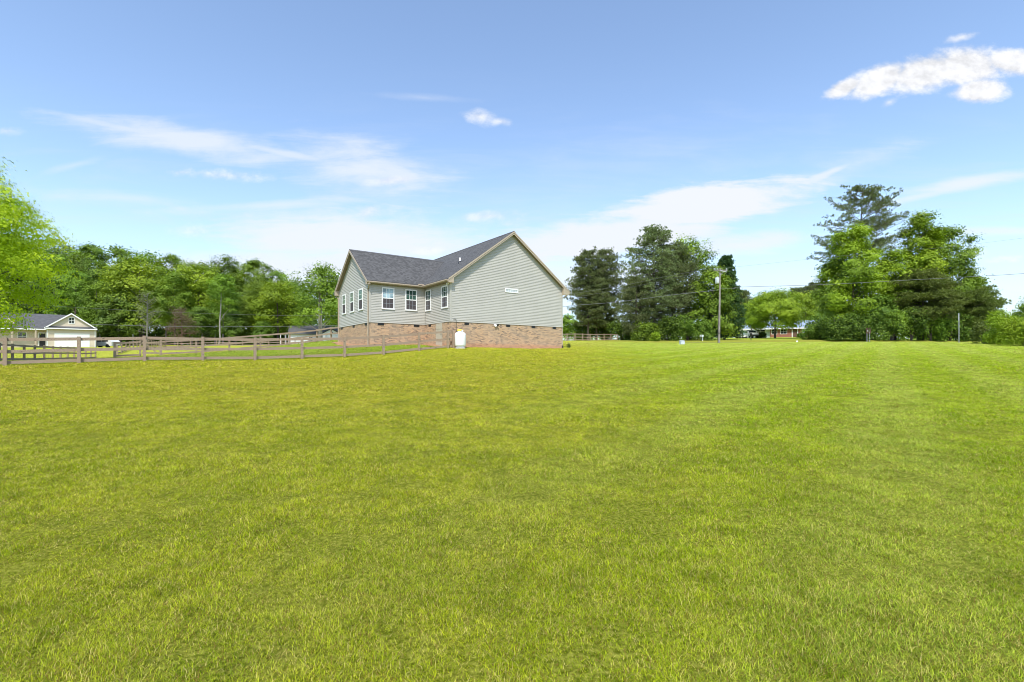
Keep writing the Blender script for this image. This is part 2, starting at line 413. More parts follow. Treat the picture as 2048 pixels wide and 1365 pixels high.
leaf_mat('leaf_spring', (0.26, 0.37, 0.01), (0.4, 0.53, 0.014), (0.58, 0.68, 0.03), trans=.32, hue=.0)
leaf_mat('leaf_olive', (0.09, 0.13, 0.026), (0.155, 0.205, 0.042), (0.23, 0.29, 0.07), trans=.25)
leaf_mat('needle', (0.1, 0.13, 0.045), (0.16, 0.2, 0.075), (0.24, 0.29, 0.12), trans=.2, hue=.01)
leaf_mat('needle_dark', (0.035, 0.075, 0.025), (0.06, 0.12, 0.038), (0.1, 0.175, 0.06), trans=.15, hue=.01)
leaf_mat('leaf_brown', (.10, .075, .045), (.14, .105, .065), (.19, .15, .09), trans=.2)
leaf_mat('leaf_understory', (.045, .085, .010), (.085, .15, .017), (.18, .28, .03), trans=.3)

# ------------------------------------------------------------------ terrain
def W(u, v, Z): return ((u - 1024) * Z / F, Z, EYE + (722 - v) * Z / F)
TH = 0.622; CT, ST = math.cos(TH), math.sin(TH); HX, HY = -4.298, 34.962
def H2W(a, b): return (HX + a * CT - b * ST, HY + a * ST + b * CT)
pts = []
def plane(Z): return EYE - 1.5 + .0564 * Z
for Z in (-30, -10, 0, 6, 14, 24): 
    for x in (-14, 0, 14): pts.append((x * (1 + abs(Z) / 14), Z, plane(Z) if Z >= 0 else .03 * Z))
for u, v, Z in [(899, 694.8, 34.9), (836, 700.3, 33.5), (764, 707.5, 32.1), (684, 714, 30.6), (612.7, 717, 29.3), (517, 720.3, 27.9), (410, 721.8, 26.4),
                (290, 723.6, 24.9), (150, 727.4, 23.4), (0, 731, 22.2), (-150, 734, 20.8), (-300, 737, 19.8),
                (740, 690, 35.7), (851, 690, 38.2), (678, 683, 41.6), (560, 705, 37), (640, 702, 37), (450, 713, 34),
                (655, 682, 46), (634, 684, 47.7), (585, 690, 46.3), (533, 695, 44.9), (470, 701.6, 43.5), (404, 707.4, 42.1), (331, 711.7, 40.7), (285, 713.5, 40), (228, 716, 39),
                (24.7, 723.5, 33.1), (113, 720.5, 41.9), (185, 718, 53.4), (228, 714, 64),
                (330, 701, 70), (450, 697, 70), (560, 695, 70), (268, 699, 95), (140, 695, 76), (0, 695, 76), (-150, 695, 76), (330, 692, 102), (450, 690, 105), (600, 691, 100),
                (100, 690, 125), (250, 690, 125), (400, 690, 125), (550, 690, 125), (680, 690, 125), (100, 690, 180), (550, 690, 180),
                (1000, 694.8, 38), (1124, 696.0, 41), (1134, 681.8, 85), (1236, 681.5, 96), (1438, 687, 70), (1917, 686.3, 66), (2000, 692.5, 50), (2048, 688, 62), (1735, 680, 85), (1600, 684.5, 72), (1250, 686, 70),
                (1580, 675, 125), (1500, 676, 120), (1300, 680, 92), (1700, 680, 95), (2048, 683, 90), (1024, 684, 80), (2300, 690, 60), (2400, 683, 90),
                (1300, 696, 50), (1600, 697, 50), (1800, 697, 50), (1150, 704, 36), (1500, 708.5, 36), (1900, 708, 36), (2200, 708, 36)]:
    x, y, z = W(u, v, Z); pts.append((x, y, z))
for x in (-500, -200, 0, 200, 500): pts.append((x, 330, EYE + 9.5)); pts.append((x, 700, EYE + 14))
for x in (-400, 400): pts.append((x, 0, 0)); pts.append((x, 120, 5))
CP = np.array(pts)
def _kern(d): return np.sqrt(d * d + 9.0)
_D = np.linalg.norm(CP[:, None, :2] - CP[None, :, :2], axis=2)
_n = len(CP); _A = np.zeros((_n + 3, _n + 3)); _A[:_n, :_n] = _kern(_D) - np.eye(_n) * .15
_A[:_n, _n] = 1; _A[:_n, _n + 1:] = CP[:, :2]; _A[_n:, :_n] = _A[:_n, _n:].T
_wt = np.linalg.solve(_A, np.concatenate([CP[:, 2], [0, 0, 0]]))
def ground(x, y):
    x = np.atleast_1d(np.asarray(x, float)); y = np.atleast_1d(np.asarray(y, float)); out = np.empty(x.shape)
    xf, yf = x.ravel(), y.ravel(); o = np.empty(xf.shape)
    for i in range(0, len(xf), 20000):
        d = np.sqrt((xf[i:i+20000, None] - CP[None, :, 0]) ** 2 + (yf[i:i+20000, None] - CP[None, :, 1]) ** 2)
        o[i:i+20000] = _kern(d) @ _wt[:_n] + _wt[_n] + _wt[_n + 1] * xf[i:i+20000] + _wt[_n + 2] * yf[i:i+20000]
    # road bed: a shallow cut that the far verge rises out of
    o += -.42 * np.exp(-((yf - 77.5) / 3.6) ** 4) * (1 / (1 + np.exp(-(xf - 6) / 2.0)))
    o += .03 * np.sin(xf * .35 + 1.3 * np.sin(yf * .21)) * np.sin(yf * .42 + .7) + .012 * np.sin(xf * 1.3 + yf * .9) * np.sin(yf * 1.7 - xf * .4)
    return o.reshape(x.shape)
def gz(x, y): return float(ground(x, y)[0])
def at(u, Z): x = (u - 1024) * Z / F; return (x, Z, gz(x, Z))

def grid_axis(lo, hi, fine_lo, fine_hi, step, grow=1.09):
    a = list(np.arange(fine_lo, fine_hi + 1e-6, step))
    s = step; p = a[-1]
    while p < hi: s *= grow; p += s; a.append(p)
    s = step; p = a[0]
    while p > lo: s *= grow; p -= s; a.insert(0, p)
    return np.array(a)
gx = grid_axis(-900, 900, -40, 60, .5); gy = grid_axis(-60, 1500, 0, 60, .4)
GX, GY = np.meshgrid(gx, gy)
GZ = ground(GX, GY)
nxg, nyg = len(gx), len(gy)
idx = np.arange(nxg * nyg).reshape(nyg, nxg)
FQ = np.stack([idx[:-1, :-1], idx[:-1, 1:], idx[1:, 1:], idx[1:, :-1]], -1).reshape(-1, 4)
gm = np_mesh('lawn', np.stack([GX, GY, GZ], -1).reshape(-1, 3), FQ, smooth=True)

# grass colour as a function of world place (shared by the ground sheet and the blades)
def grass_colour(nt, tint=None):
    ge = N(nt, 'ShaderNodeNewGeometry'); pos = ge.outputs['Position']
    sp = N(nt, 'ShaderNodeSeparateXYZ'); nt.links.new(pos, sp.inputs[0])
    X, Y = sp.outputs[0], sp.outputs[1]
    n1 = NOISE(nt, pos, .28, 4, .55); n2 = NOISE(nt, pos, 1.5, 4, .6); n3 = NOISE(nt, pos, 6.0, 4, .6)
    # drier, yellower sward on the left and in the middle distance; lusher on the right
    side = SMOOTH(nt, M(nt, 'SUBTRACT', M(nt, 'ADD', X, M(nt, 'MULTIPLY', n1, 6.0)), M(nt, 'MULTIPLY', Y, .22)), -2.0, 6.5)
    near = SMOOTH(nt, Y, 14.0, 4.0)
    green = M(nt, 'MAXIMUM', side, M(nt, 'MULTIPLY', near, .48))
    yel = MIX(nt, SMOOTH(nt, n2, .35, .65), (.30, .325, .008), (.42, .415, .024))
    grn = MIX(nt, SMOOTH(nt, n2, .35, .65), (.20, .325, .002), (.325, .445, .010))
    c = MIX(nt, green, yel, grn)
    # pen lawn behind the fence is a deeper green (house coordinates)
    a_ = M(nt, 'ADD', M(nt, 'MULTIPLY', M(nt, 'SUBTRACT', X, HX), CT), M(nt, 'MULTIPLY', M(nt, 'SUBTRACT', Y, HY), ST))
    b_ = M(nt, 'SUBTRACT', M(nt, 'MULTIPLY', M(nt, 'SUBTRACT', Y, HY), CT), M(nt, 'MULTIPLY', M(nt, 'SUBTRACT', X, HX), ST))
    pen = M(nt, 'MULTIPLY', M(nt, 'MULTIPLY', SMOOTH(nt, b_, -.5, .4), SMOOTH(nt, b_, 19.5, 18.0)), M(nt, 'MULTIPLY', SMOOTH(nt, a_, 0.2, -1.0), SMOOTH(nt, a_, -27, -25)))
    c = MIX(nt, M(nt, 'MULTIPLY', pen, .85), c, MIX(nt, n2, (.10, .20, .015), (.17, .28, .02)))
    # mower passes fanning over the right-hand lawn
    sx = M(nt, 'ADD', M(nt, 'MULTIPLY', X, .80), M(nt, 'MULTIPLY', Y, -.60))
    st = M(nt, 'SINE', M(nt, 'ADD', M(nt, 'MULTIPLY', sx, 2.3), M(nt, 'MULTIPLY', n1, 3.0)))
    stm = M(nt, 'MULTIPLY', SMOOTH(nt, st, -.5, .9), M(nt, 'MULTIPLY', side, .36))
    c = MIX(nt, stm, c, (.42, .49, .10))
    # lusher, darker tussocks of coarser grass and worn patches between them
    n4 = NOISE(nt, VSCALE(nt, pos, (1, 1.4, 1)), 1.15, 5, .68); n5 = NOISE(nt, pos, 3.6, 4, .6)
    c = MIX(nt, M(nt, 'MULTIPLY', SMOOTH(nt, n4, .52, .66), .55), c, (.17, .26, .003))
    c = MIX(nt, M(nt, 'MULTIPLY', SMOOTH(nt, n5, .53, .62), .62), c, (.155, .225, .004))
    c = MIX(nt, M(nt, 'MULTIPLY', SMOOTH(nt, n4, .42, .30), .32), c, (.46, .42, .07))
    far_ = SMOOTH(nt, Y, 22, 60)
    c = MIX(nt, M(nt, 'MULTIPLY', far_, .42), c, (.36, .39, .095))
    c = MIX(nt, M(nt, 'MULTIPLY', SMOOTH(nt, Y, 11, 3), .30), c, (.15, .20, .004))
    # straw thatch patches
    c = MIX(nt, M(nt, 'MULTIPLY', SMOOTH(nt, n3, .56, .75), .30), c, (.50, .43, .12))
    # far verge, rougher and duller
    vg = M(nt, 'MULTIPLY', SMOOTH(nt, Y, 73.5, 75.0), SMOOTH(nt, Y, 95, 84))
    c = MIX(nt, M(nt, 'MULTIPLY', M(nt, 'MULTIPLY', vg, SMOOTH(nt, X, 8, 20)), .8), c, MIX(nt, n2, (.16, .17, .03), (.34, .32, .05)))
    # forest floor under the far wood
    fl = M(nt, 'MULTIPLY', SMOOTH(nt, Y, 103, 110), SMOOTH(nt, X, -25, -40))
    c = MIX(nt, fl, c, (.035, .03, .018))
    return c, n2, n3, pos
m, nt, b = mat_new('lawn_ground')
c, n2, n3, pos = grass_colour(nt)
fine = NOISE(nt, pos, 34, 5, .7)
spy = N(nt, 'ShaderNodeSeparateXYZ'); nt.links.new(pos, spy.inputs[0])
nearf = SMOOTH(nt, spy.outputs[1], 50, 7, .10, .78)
c = MIX(nt, nearf, c, MIX(nt, SMOOTH(nt, fine, .35, .7), (.035, .038, .006), (.27, .26, .05)))  # near soil colour, also darkened to stand for shade between the blades
nt.links.new(c, b.inputs['Base Color']); b.inputs['Roughness'].default_value = .95; b.inputs['Specular IOR Level'].default_value = .0
bp = N(nt, 'ShaderNodeBump'); bp.inputs['Strength'].default_value = .55; bp.inputs['Distance'].default_value = .05
nt.links.new(M(nt, 'ADD', fine, n3), bp.inputs['Height']); nt.links.new(bp.outputs[0], b.inputs['Normal'])
tag(link_mesh('lawn', gm, MATS['lawn_ground']), kind='structure')

# blades
m = bpy.data.materials.new('grass_blade'); m.use_nodes = True; nt = m.node_tree; nt.nodes.clear(); MATS['grass_blade'] = m
c, n2, n3, pos = grass_colour(nt)
at_ = N(nt, 'ShaderNodeAttribute', attribute_name='tint')
dry = SMOOTH(nt, at_.outputs['Fac'], .84, .90)
hs = N(nt, 'ShaderNodeHueSaturation'); nt.links.new(c, hs.inputs['Color'])
nt.links.new(M(nt, 'ADD', M(nt, 'MULTIPLY', at_.outputs['Fac'], -.05), .522), hs.inputs['Hue'])
nt.links.new(M(nt, 'ADD', M(nt, 'MULTIPLY', at_.outputs['Fac'], 1.75), .45), hs.inputs['Value'])
cc = MIX(nt, M(nt, 'MULTIPLY', dry, .8), hs.outputs[0], (.62, .50, .20))
cc = MIX(nt, M(nt, 'MULTIPLY', SMOOTH(nt, at_.outputs['Fac'], .13, .09), .8), cc, (.30, .17, .045))
p = N(nt, 'ShaderNodeBsdfPrincipled'); p.inputs['Roughness'].default_value = .5; p.inputs['Specular IOR Level'].default_value = .12
nt.links.new(cc, p.inputs['Base Color'])
t = N(nt, 'ShaderNodeBsdfTranslucent'); nt.links.new(cc, t.inputs[0])
mx = N(nt, 'ShaderNodeMixShader'); mx.inputs[0].default_value = .30
nt.links.new(p.outputs[0], mx.inputs[1]); nt.links.new(t.outputs[0], mx.inputs[2])
o = N(nt, 'ShaderNodeOutputMaterial'); nt.links.new(mx.outputs[0], o.inputs[0])

rng = np.random.default_rng(7)
def vnoise(x, y, s, seed):
    r_ = np.random.default_rng(seed); g = r_.random((64, 64))
    xs, ys = x * s + 500.3, y * s + 500.7
    xi, yi = np.floor(xs).astype(int), np.floor(ys).astype(int); fx, fy = xs - xi, ys - yi
    fx = fx * fx * (3 - 2 * fx); fy = fy * fy * (3 - 2 * fy)
    G = lambda i, j: g[i % 64, j % 64]
    return (G(xi, yi) * (1 - fx) + G(xi + 1, yi) * fx) * (1 - fy) + (G(xi, yi + 1) * (1 - fx) + G(xi + 1, yi + 1) * fx) * fy
def in_house(x, y, mg=0.0):
    a = (x - HX) * CT + (y - HY) * ST; b = -(x - HX) * ST + (y - HY) * CT
    return ((a > -mg) & (a < 10.4 + mg) & (b > -mg) & (b < 15)) | ((a > -4.4 - mg) & (a < 1) & (b > 4 - mg) & (b < 11.3 + mg))
def blades(zones):
    Vs, Fs, Ts, off = [], [], [], 0
    for y0, y1, dens, h, wd in zones:
        area_n = int(dens * (y1 * y1 - y0 * y0) * 1.22) + int(dens * (y1 - y0) * 3)
        # uniform in area: pick depth by width, then x inside the widened view wedge
        yy = np.sqrt(rng.random(area_n) * (y1 * y1 - y0 * y0) + y0 * y0)
        xx = (rng.random(area_n) * 2 - 1) * (yy * 1.12 + 1.2)
        clump = vnoise(xx, yy, 7.0, 3) * .5 + vnoise(xx, yy, 2.3, 4) * .3 + vnoise(xx * .6, yy * .6, 1.0, 9) * .2
        keep = rng.random(area_n) < (.15 + 1.5 * clump)
        keep &= ~in_house(xx, yy, .35)
        for sx_, sy_, sr_ in ((.62, 3.25, .10), (7.7, 10.0, .28), (2.75, 5.3, .09), (-3.1, 6.2, .10), (-1.0, 3.0, .07), (4.6, 15, .3)):
            keep &= rng.random(area_n) > .93 * np.exp(-(((xx - sx_) / sr_) ** 2 + ((yy - sy_) / (sr_ * .8)) ** 2))
        xx, yy, clump = xx[keep], yy[keep], clump[keep]; n = len(xx)
        zz = ground(xx, yy)
        hh = h * (.5 + .8 * rng.random(n)) * (.35 + 1.25 * clump)
        tall = rng.random(n) < .03; hh[tall] *= 1.5
        an = rng.random(n) * 2 * PI; lean = (.25 + 1.3 * rng.random(n)) * hh
        la = an + PI / 2 + rng.normal(0, .5, n)
        wx, wy = np.cos(an) * wd * .5, np.sin(an) * wd * .5
        lx, ly = np.cos(la) * lean, np.sin(la) * lean
        B = np.stack([xx, yy, zz - .01], -1); zed = np.zeros(n)
        Wv = np.stack([wx, wy, zed], -1); L = np.stack([lx, ly, zed], -1); Hh = np.stack([zed, zed, hh], -1)
        v0 = B - Wv; v1 = B + Wv; v2 = B + Wv * .75 + L * .32 + Hh * .62; v3 = B - Wv * .75 + L * .32 + Hh * .62; v4 = B + L + Hh
        V = np.stack([v0, v1, v2, v3, v4], 1).reshape(-1, 3)
        i = np.arange(n)[:, None] * 5 + off
        T = np.concatenate([i + [0, 1, 2], i + [0, 2, 3], i + [3, 2, 4]], 1).reshape(-1, 3)
        tn = rng.random(n); Vs.append(V); Fs.append(T); Ts.append(np.repeat(tn, 3)); off += len(V)
    return np.concatenate(Vs), np.concatenate(Fs), np.concatenate(Ts)
V, T, TI = blades([(1.4, 3.4, 25000, .027, .0030), (3.4, 5.2, 15000, .028, .0037), (5.2, 8.0, 8500, .030, .0050), (8.0, 12.5, 3600, .034, .0075),
                   (12.5, 20, 1100, .040, .013), (20, 34, 260, .046, .024), (34, 52, 55, .05, .042), (52, 70, 15, .05, .07)])
tag(link_mesh('grass', np_mesh('grass', V, T, TI), MATS['grass_blade']), 'short mown grass blades of the wide lawn', 'grass', kind='stuff')
del V, T, TI

# road beyond the lawn
def ribbon(name, mat, xs, yfn, half, lift, kind='structure'):
    mb = MB()
    for x0, x1 in zip(xs[:-1], xs[1:]):
        q = []
        for x, s in ((x0, -1), (x1, -1), (x1, 1), (x0, 1)):
            y = yfn(x) + s * half; q.append((x, y, gz(x, y) + lift))
        mb.face(q)
    return tag(mb.build(name, MATS[mat]), kind=kind)
ribbon('road', 'asphalt', np.arange(2, 200, 2.0), lambda x: 77.5, 2.9, .012)
ribbon('road_marking', 'road_line', np.arange(2, 200, 2.0), lambda x: 77.5, .08, .02)
ribbon('road_edge_line', 'road_line', np.arange(2, 200, 2.0), lambda x: 75.0, .06, .02)

# ------------------------------------------------------------------ main house (built in house coordinates, turned by TH)
EZ = EYE      # heights below are above eye level; the house root carries EYE
house = empty('sided_house', (HX, HY, EYE), TH, 'sage green sided house on a brick crawl space with grey shingle roof', 'house')
HS = 2.747; B2 = 4.007; A3 = 4.341; B4 = 7.237; A5 = 10.331; BL = B2 + B4; BLEN = 15.0
EV = 5.73; SL = .727; OE1 = .32; OE2 = .54; RID_A = (A5 + OE2 - OE1) / 2; RID_H = EV + SL * (RID_A + OE1)
LE = B2 - .27; LF = BL + .27; RID_B = (LE + LF) / 2; RID_LH = EV + SL * (RID_B - LE)
RT = .10     # roof build-up below its top plane
def siding(mb, p0, d, nrm, segs_fn, z0, z1, ex=.118):
    """laps: segs_fn(z) -> (s0, s1) along d"""
    z = z0; k = 0
    P3 = lambda s, o, zz: (p0[0] + d[0] * s + nrm[0] * o, p0[1] + d[1] * s + nrm[1] * o, zz)
    while z < z1 - .004:
        zt = min(z + ex, z1); a0, a1 = segs_fn(z); b0, b1 = segs_fn(zt)
        if a1 - a0 < .05: break
        mb.face([P3(a0, .024, z), P3(a1, .024, z), P3(b1, .004, zt), P3(b0, .004, zt)])
        mb.face([P3(a0, .0, z), P3(a1, .0, z), P3(a1, .024, z), P3(a0, .024, z)])
        z = zt
sd_ = MB()
gtop = RID_H - RT - .02
def gab(z):       # G wall extents at height z
    e0 = max(0, (z - (EV - RT)) / SL - OE1); e1 = min(A5, A5 + OE2 - (z - (EV - RT)) / SL); return (e0, e1)
siding(sd_, (0, 0), (1, 0), (0, -1), gab, HS, gtop)
siding(sd_, (-A3, B2), (1, 0), (0, -1), lambda z: (0, A3), HS, 5.56)
siding(sd_, (0, B2), (0, -1), (-1, 0), lambda z: (0, B2), HS, 5.56)
def gabL(z):
    e0 = max(B2, LE + (z - (EV - RT)) / SL); e1 = min(BL, LF - (z - (EV - RT)) / SL); return (BL - e1, BL - e0)
siding(sd_, (-A3, BL), (0, -1), (-1, 0), gabL, HS, RID_LH - RT - .02)
siding(sd_, (A5, 0), (0, 1), (1, 0), lambda z: (0, BLEN), HS, 5.56)
siding(sd_, (A5, BLEN), (-1, 0), (0, 1), lambda z: (lambda g: (A5 - g[1], A5 - g[0]))(gab(z)), HS, gtop)
siding(sd_, (0, BLEN), (0, -1), (-1, 0), lambda z: (0, BLEN - BL), HS, 5.56)
siding(sd_, (0, BL), (-1, 0), (0, 1), lambda z: (0, A3), HS, 5.56)
sd_.build('siding_wall', MATS['siding'], house)
# inner core so that no light leaks through the laps
cr = MB()
cr.prism([(0.003, HS + .003), (A5 - .003, HS + .003), (A5 - .003, 5.6), (RID_A, RID_H - .16), (0.003, 5.6)], lambda p, t: (p[0], .003 + t * (BLEN - .006), p[1]))
cr.prism([(B2 + .003, HS + .003), (BL - .003, HS + .003), (BL - .003, 5.6), (RID_B, RID_LH - .16), (B2 + .003, 5.6)], lambda p, t: (-A3 + .003 + t * (A3 + 1), p[0], p[1]))
cr.build('wall_core', MATS['siding'], house)
for (x, y) in ((0, 0), (A5, 0), (-A3, B2), (-A3, BL)):
    sx = -1 if x <= 0 else 1; sy = -1 if y < 8 else 1
    x0, x1 = (x - .036, x + .07) if sx < 0 else (x - .07, x + .036)
    y0, y1 = (y - .036, y + .07) if sy < 0 else (y - .07, y + .036)
    MB().box(x0, x1, y0, y1, HS - .01, 5.58).build('corner_trim', MATS['siding'], house)
MB().box(-.07, -.032, B2 - .07, B2 - .032, HS, 5.56).build('corner_trim', MATS['siding'], house)
# brick skirt, UV in metres
bk = MB(); zb = 0.55
def bwall(p, q):
    L = math.hypot(q[0] - p[0], q[1] - p[1]); o = p[0] * 1.7 + p[1]
    bk.face([(p[0], p[1], zb), (q[0], q[1], zb), (q[0], q[1], HS - .006), (p[0], p[1], HS - .006)],
            [(o, zb + 1), (o + L, zb + 1), (o + L, HS + 1), (o, HS + 1)])
ins = .012
ring = [(-A3 + ins, B2 + ins), (0 + ins, B2 + ins), (0 + ins, 0 + ins), (A5 - ins, 0 + ins), (A5 - ins, BLEN - ins), (0 + ins, BLEN - ins), (0 + ins, BL - ins), (-A3 + ins, BL - ins)]
for i in range(len(ring)): bwall(ring[i], ring[(i + 1) % len(ring)])
bk.face([(p[0], p[1], HS - .006) for p in ring])
bk.build('brick_foundation', MATS['brick'], house)
# roof
def slab(mb, poly, hfn, ufn, th=RT - .03):
    """poly in (a,b); top at hfn; uv by ufn"""
    top = [(a, b, hfn(a, b)) for a, b in poly]; bot = [(a, b, hfn(a, b) - th) for a, b in poly]; n = len(poly)
    mb.face(top, [ufn(a, b) for a, b in poly]); mb.face(bot[::-1])
    for i in range(n): mb.face([bot[i], bot[(i + 1) % n], top[(i + 1) % n], top[i]])
OV = .30; sq = math.sqrt(1 + SL * SL)
rf = MB()
slab(rf, [(-OE1, -OV), (RID_A, -OV), (RID_A, BLEN + OV), (-OE1, BLEN + OV)], lambda a, b: EV + SL * (a + OE1), lambda a, b: (b, a * sq))
slab(rf, [(RID_A, -OV), (A5 + OE2, -OV), (A5 + OE2, BLEN + OV), (RID_A, BLEN + OV)], lambda a, b: EV + SL * (A5 + OE2 - a), lambda a, b: (b, -a * sq))
VA = (RID_LH - EV) / SL - OE1
slab(rf, [(-A3 - OV, LE), (-OE1, LE), (VA, RID_B), (-A3 - OV, RID_B)], lambda a, b: EV + SL * (b - LE) + .004, lambda a, b: (a, b * sq))
slab(rf, [(-A3 - OV, RID_B), (VA, RID_B), (-OE1, LF), (-A3 - OV, LF)], lambda a, b: EV + SL * (LF - b) + .004, lambda a, b: (a, -b * sq))
roof = rf.build('roof', MATS['shingle'], house)
rc = MB()
rc.prism([(-.14, -.10), (0, .016), (.14, -.10), (.13, -.115), (0, .001), (-.13, -.115)], lambda p, t: (RID_A + p[0], -OV - .01 + t * (BLEN + 2 * OV + .02), RID_H + .012 + p[1] * .95))
rc.prism([(-.14, -.10), (0, .016), (.14, -.10), (.13, -.115), (0, .001), (-.13, -.115)], lambda p, t: (-A3 - OV - .01 + t * (VA + A3 + OV - .1), RID_B + p[0], RID_LH + .016 + p[1] * .95))
rc.build('ridge_cap', MATS['roof_far'], roof)
# rake boards, soffits
sf = MB(); RK = [MB(), MB(), MB()]; rk = RK[0]
def rake(fn, h0, hr, s0, sr, s1, nx):
    """fn(s, o, z) -> 3-D; o outward from overhang edge; s along the gable"""
    for a, b in ((s0, sr), (sr, s1)):
        za = h0 if a != sr else hr; zb_ = h0 if b != sr else hr
        rk.hexa([fn(a, .0, za - .245), fn(b, .0, zb_ - .245), fn(b, -.025, zb_ - .245), fn(a, -.025, za - .245),
                 fn(a, .0, za - .06), fn(b, .0, zb_ - .06), fn(b, -.025, zb_ - .06), fn(a, -.025, za - .06)])
        rk.hexa([fn(a, .022, za - .13), fn(b, .022, zb_ - .13), fn(b, .001, zb_ - .13), fn(a, .001, za - .13),
                 fn(a, .022, za - .012), fn(b, .022, zb_ - .012), fn(b, .001, zb_ - .012), fn(a, .001, za - .012)])
        sf.hexa([fn(a, -.028, za - .20), fn(b, -.028, zb_ - .20), fn(b, -OV + .0, zb_ - .20), fn(a, -OV + .0, za - .20),
                 fn(a, -.028, za - .17), fn(b, -.028, zb_ - .17), fn(b, -OV + .0, zb_ - .17), fn(a, -OV + .0, za - .17)])
rake(lambda s, o, z: (s, -OV - o, z), EV, RID_H, -OE1, RID_A, A5 + OE2, 1)
rk = RK[1]
rake(lambda s, o, z: (-A3 - OV - o, s, z), EV, RID_LH, LE, RID_B, LF, 1)
rk = RK[2]
rake(lambda s, o, z: (s, BLEN + OV + o, z), EV, RID_H, -OE1, RID_A, A5 + OE2, 1)
# boxed returns at the eaves
def ret_g(s0, s1, zlo):   # prism across the overhang of the G gable
    hf = lambda a: EV + SL * min(a + OE1, A5 + OE2 - a) - .21
    rk.prism([(s0, zlo), (s1, zlo), (s1, hf(s1)), (s0, hf(s0))], lambda p, t: (p[0], -OV + .006 + t * (OV - .008), p[1]))
rk = RK[0]
ret_g(-OE1 + .01, .10, EV - .30); ret_g(A5 - .05, A5 + OE2 - .01, EV - .34)
def ret_l(s0, s1, zlo):
    hf = lambda b: EV + SL * min(b - LE, LF - b) - .21
    rk.prism([(s0, zlo), (s1, zlo), (s1, hf(s1)), (s0, hf(s0))], lambda p, t: (-A3 - .002 - t * (OV - .008), p[0], p[1]))
rk = RK[1]
ret_l(LE + .01, LE + .30, EV - .30); ret_l(LF - .36, LF - .01, EV - .34)
for q in RK: q.build('rake_board', MATS['trim_beige'], house)
# eave fascia and flat soffit
ef = MB()
ef.box(-A3 - OV + .02, -OE1 - .024, LE, LE + .024, EV - .21, EV - .075)
ef.box(-OE1, -OE1 + .024, -OV + .03, LE + .02, EV - .21, EV - .075)
ef.box(A5 + OE2 - .024, A5 + OE2, -OV + .03, BLEN, EV - .21, EV - .075)
ef.build('fascia_board', MATS['trim_beige'], house)
sf.box(-A3 - .002, -OE1 + .02, LE + .026, B2 - .001, EV - .235, EV - .212)
sf.box(-OE1 + .026, -.001, -.001, B2 - .03, EV - .235, EV - .212)
sf.box(A5 + .001, A5 + OE2 - .026, -.001, BLEN, EV - .235, EV - .212)
sf.build('soffit', MATS['soffit'], house)
# gutters
def gutter(pts3, mat='trim_beige'):
    g = MB(); (x0, y0), (x1, y1), n_ = pts3
    prof = [(0, 0), (.085, 0), (.125, .05), (.125, .115), (.11, .115), (.11, .055), (.08, .012), (0, .012)]
    g.prism(prof, lambda p, t: (x0 + (x1 - x0) * t + n_[0] * p[0], y0 + (y1 - y0) * t + n_[1] * p[0], EV - .195 + p[1]))
    return g.build('gutter', MATS[mat], house)
gutter(((-A3 - OV, LE - .002), (-OE1 - .13, LE - .002), (0, -1)))
gutter(((-OE1 - .002, -OV + .02), (-OE1 - .002, LE - .13), (-1, 0)))
gutter(((A5 + OE2 + .002, -OV + .02), (A5 + OE2 + .002, BLEN), (1, 0)))
vd = MB(); vd.box(-OE1 - .42, -OE1 + .02, LE - .16, LE - .03, EV - .06, EV + .03)
vd.build('valley_splash_guard', MATS['trim_beige'], house)
def downspout(pts_, foot=True):
    d_ = MB()
    for p, q in zip(pts_[:-1], pts_[1:]):
        d_.tube([p, q], .045, 6)
    for p in pts_[1:-1]:
        d_.tube([(p[0], p[1], p[2] - .05), (p[0], p[1], p[2] + .05)], .05, 6)
    return d_.build('downspout', MATS['trim_beige'], house)
downspout([(-A3 - .16, LE - .06, EV - .17), (-A3 - .16, LE - .06, EV - .28), (-A3 - .075, B2 + .12, EV - .62), (-A3 - .075, B2 + .12, 1.0)])
downspout([(-A3 - .16, LF + .06, EV - .17), (-A3 - .16, LF + .04, EV - .3), (-A3 - .075, BL - .06, EV - .6), (-A3 - .075, BL - .06, 1.3)])
downspout([(A5 + OE2 + .06, .05, EV - .17), (A5 + OE2 + .06, .05, EV - .3), (A5 + .07, .05, EV - .62), (A5 + .07, .05, .98)])
de = MB(); de.tube([(A5 + .07, .05, 1.25), (A5 + .07, .04, 1.08), (A5 + .16, -.02, .99)], [.07, .07, .075], 8)
de.build('downspout_elbow', MATS['black_plastic'], house)
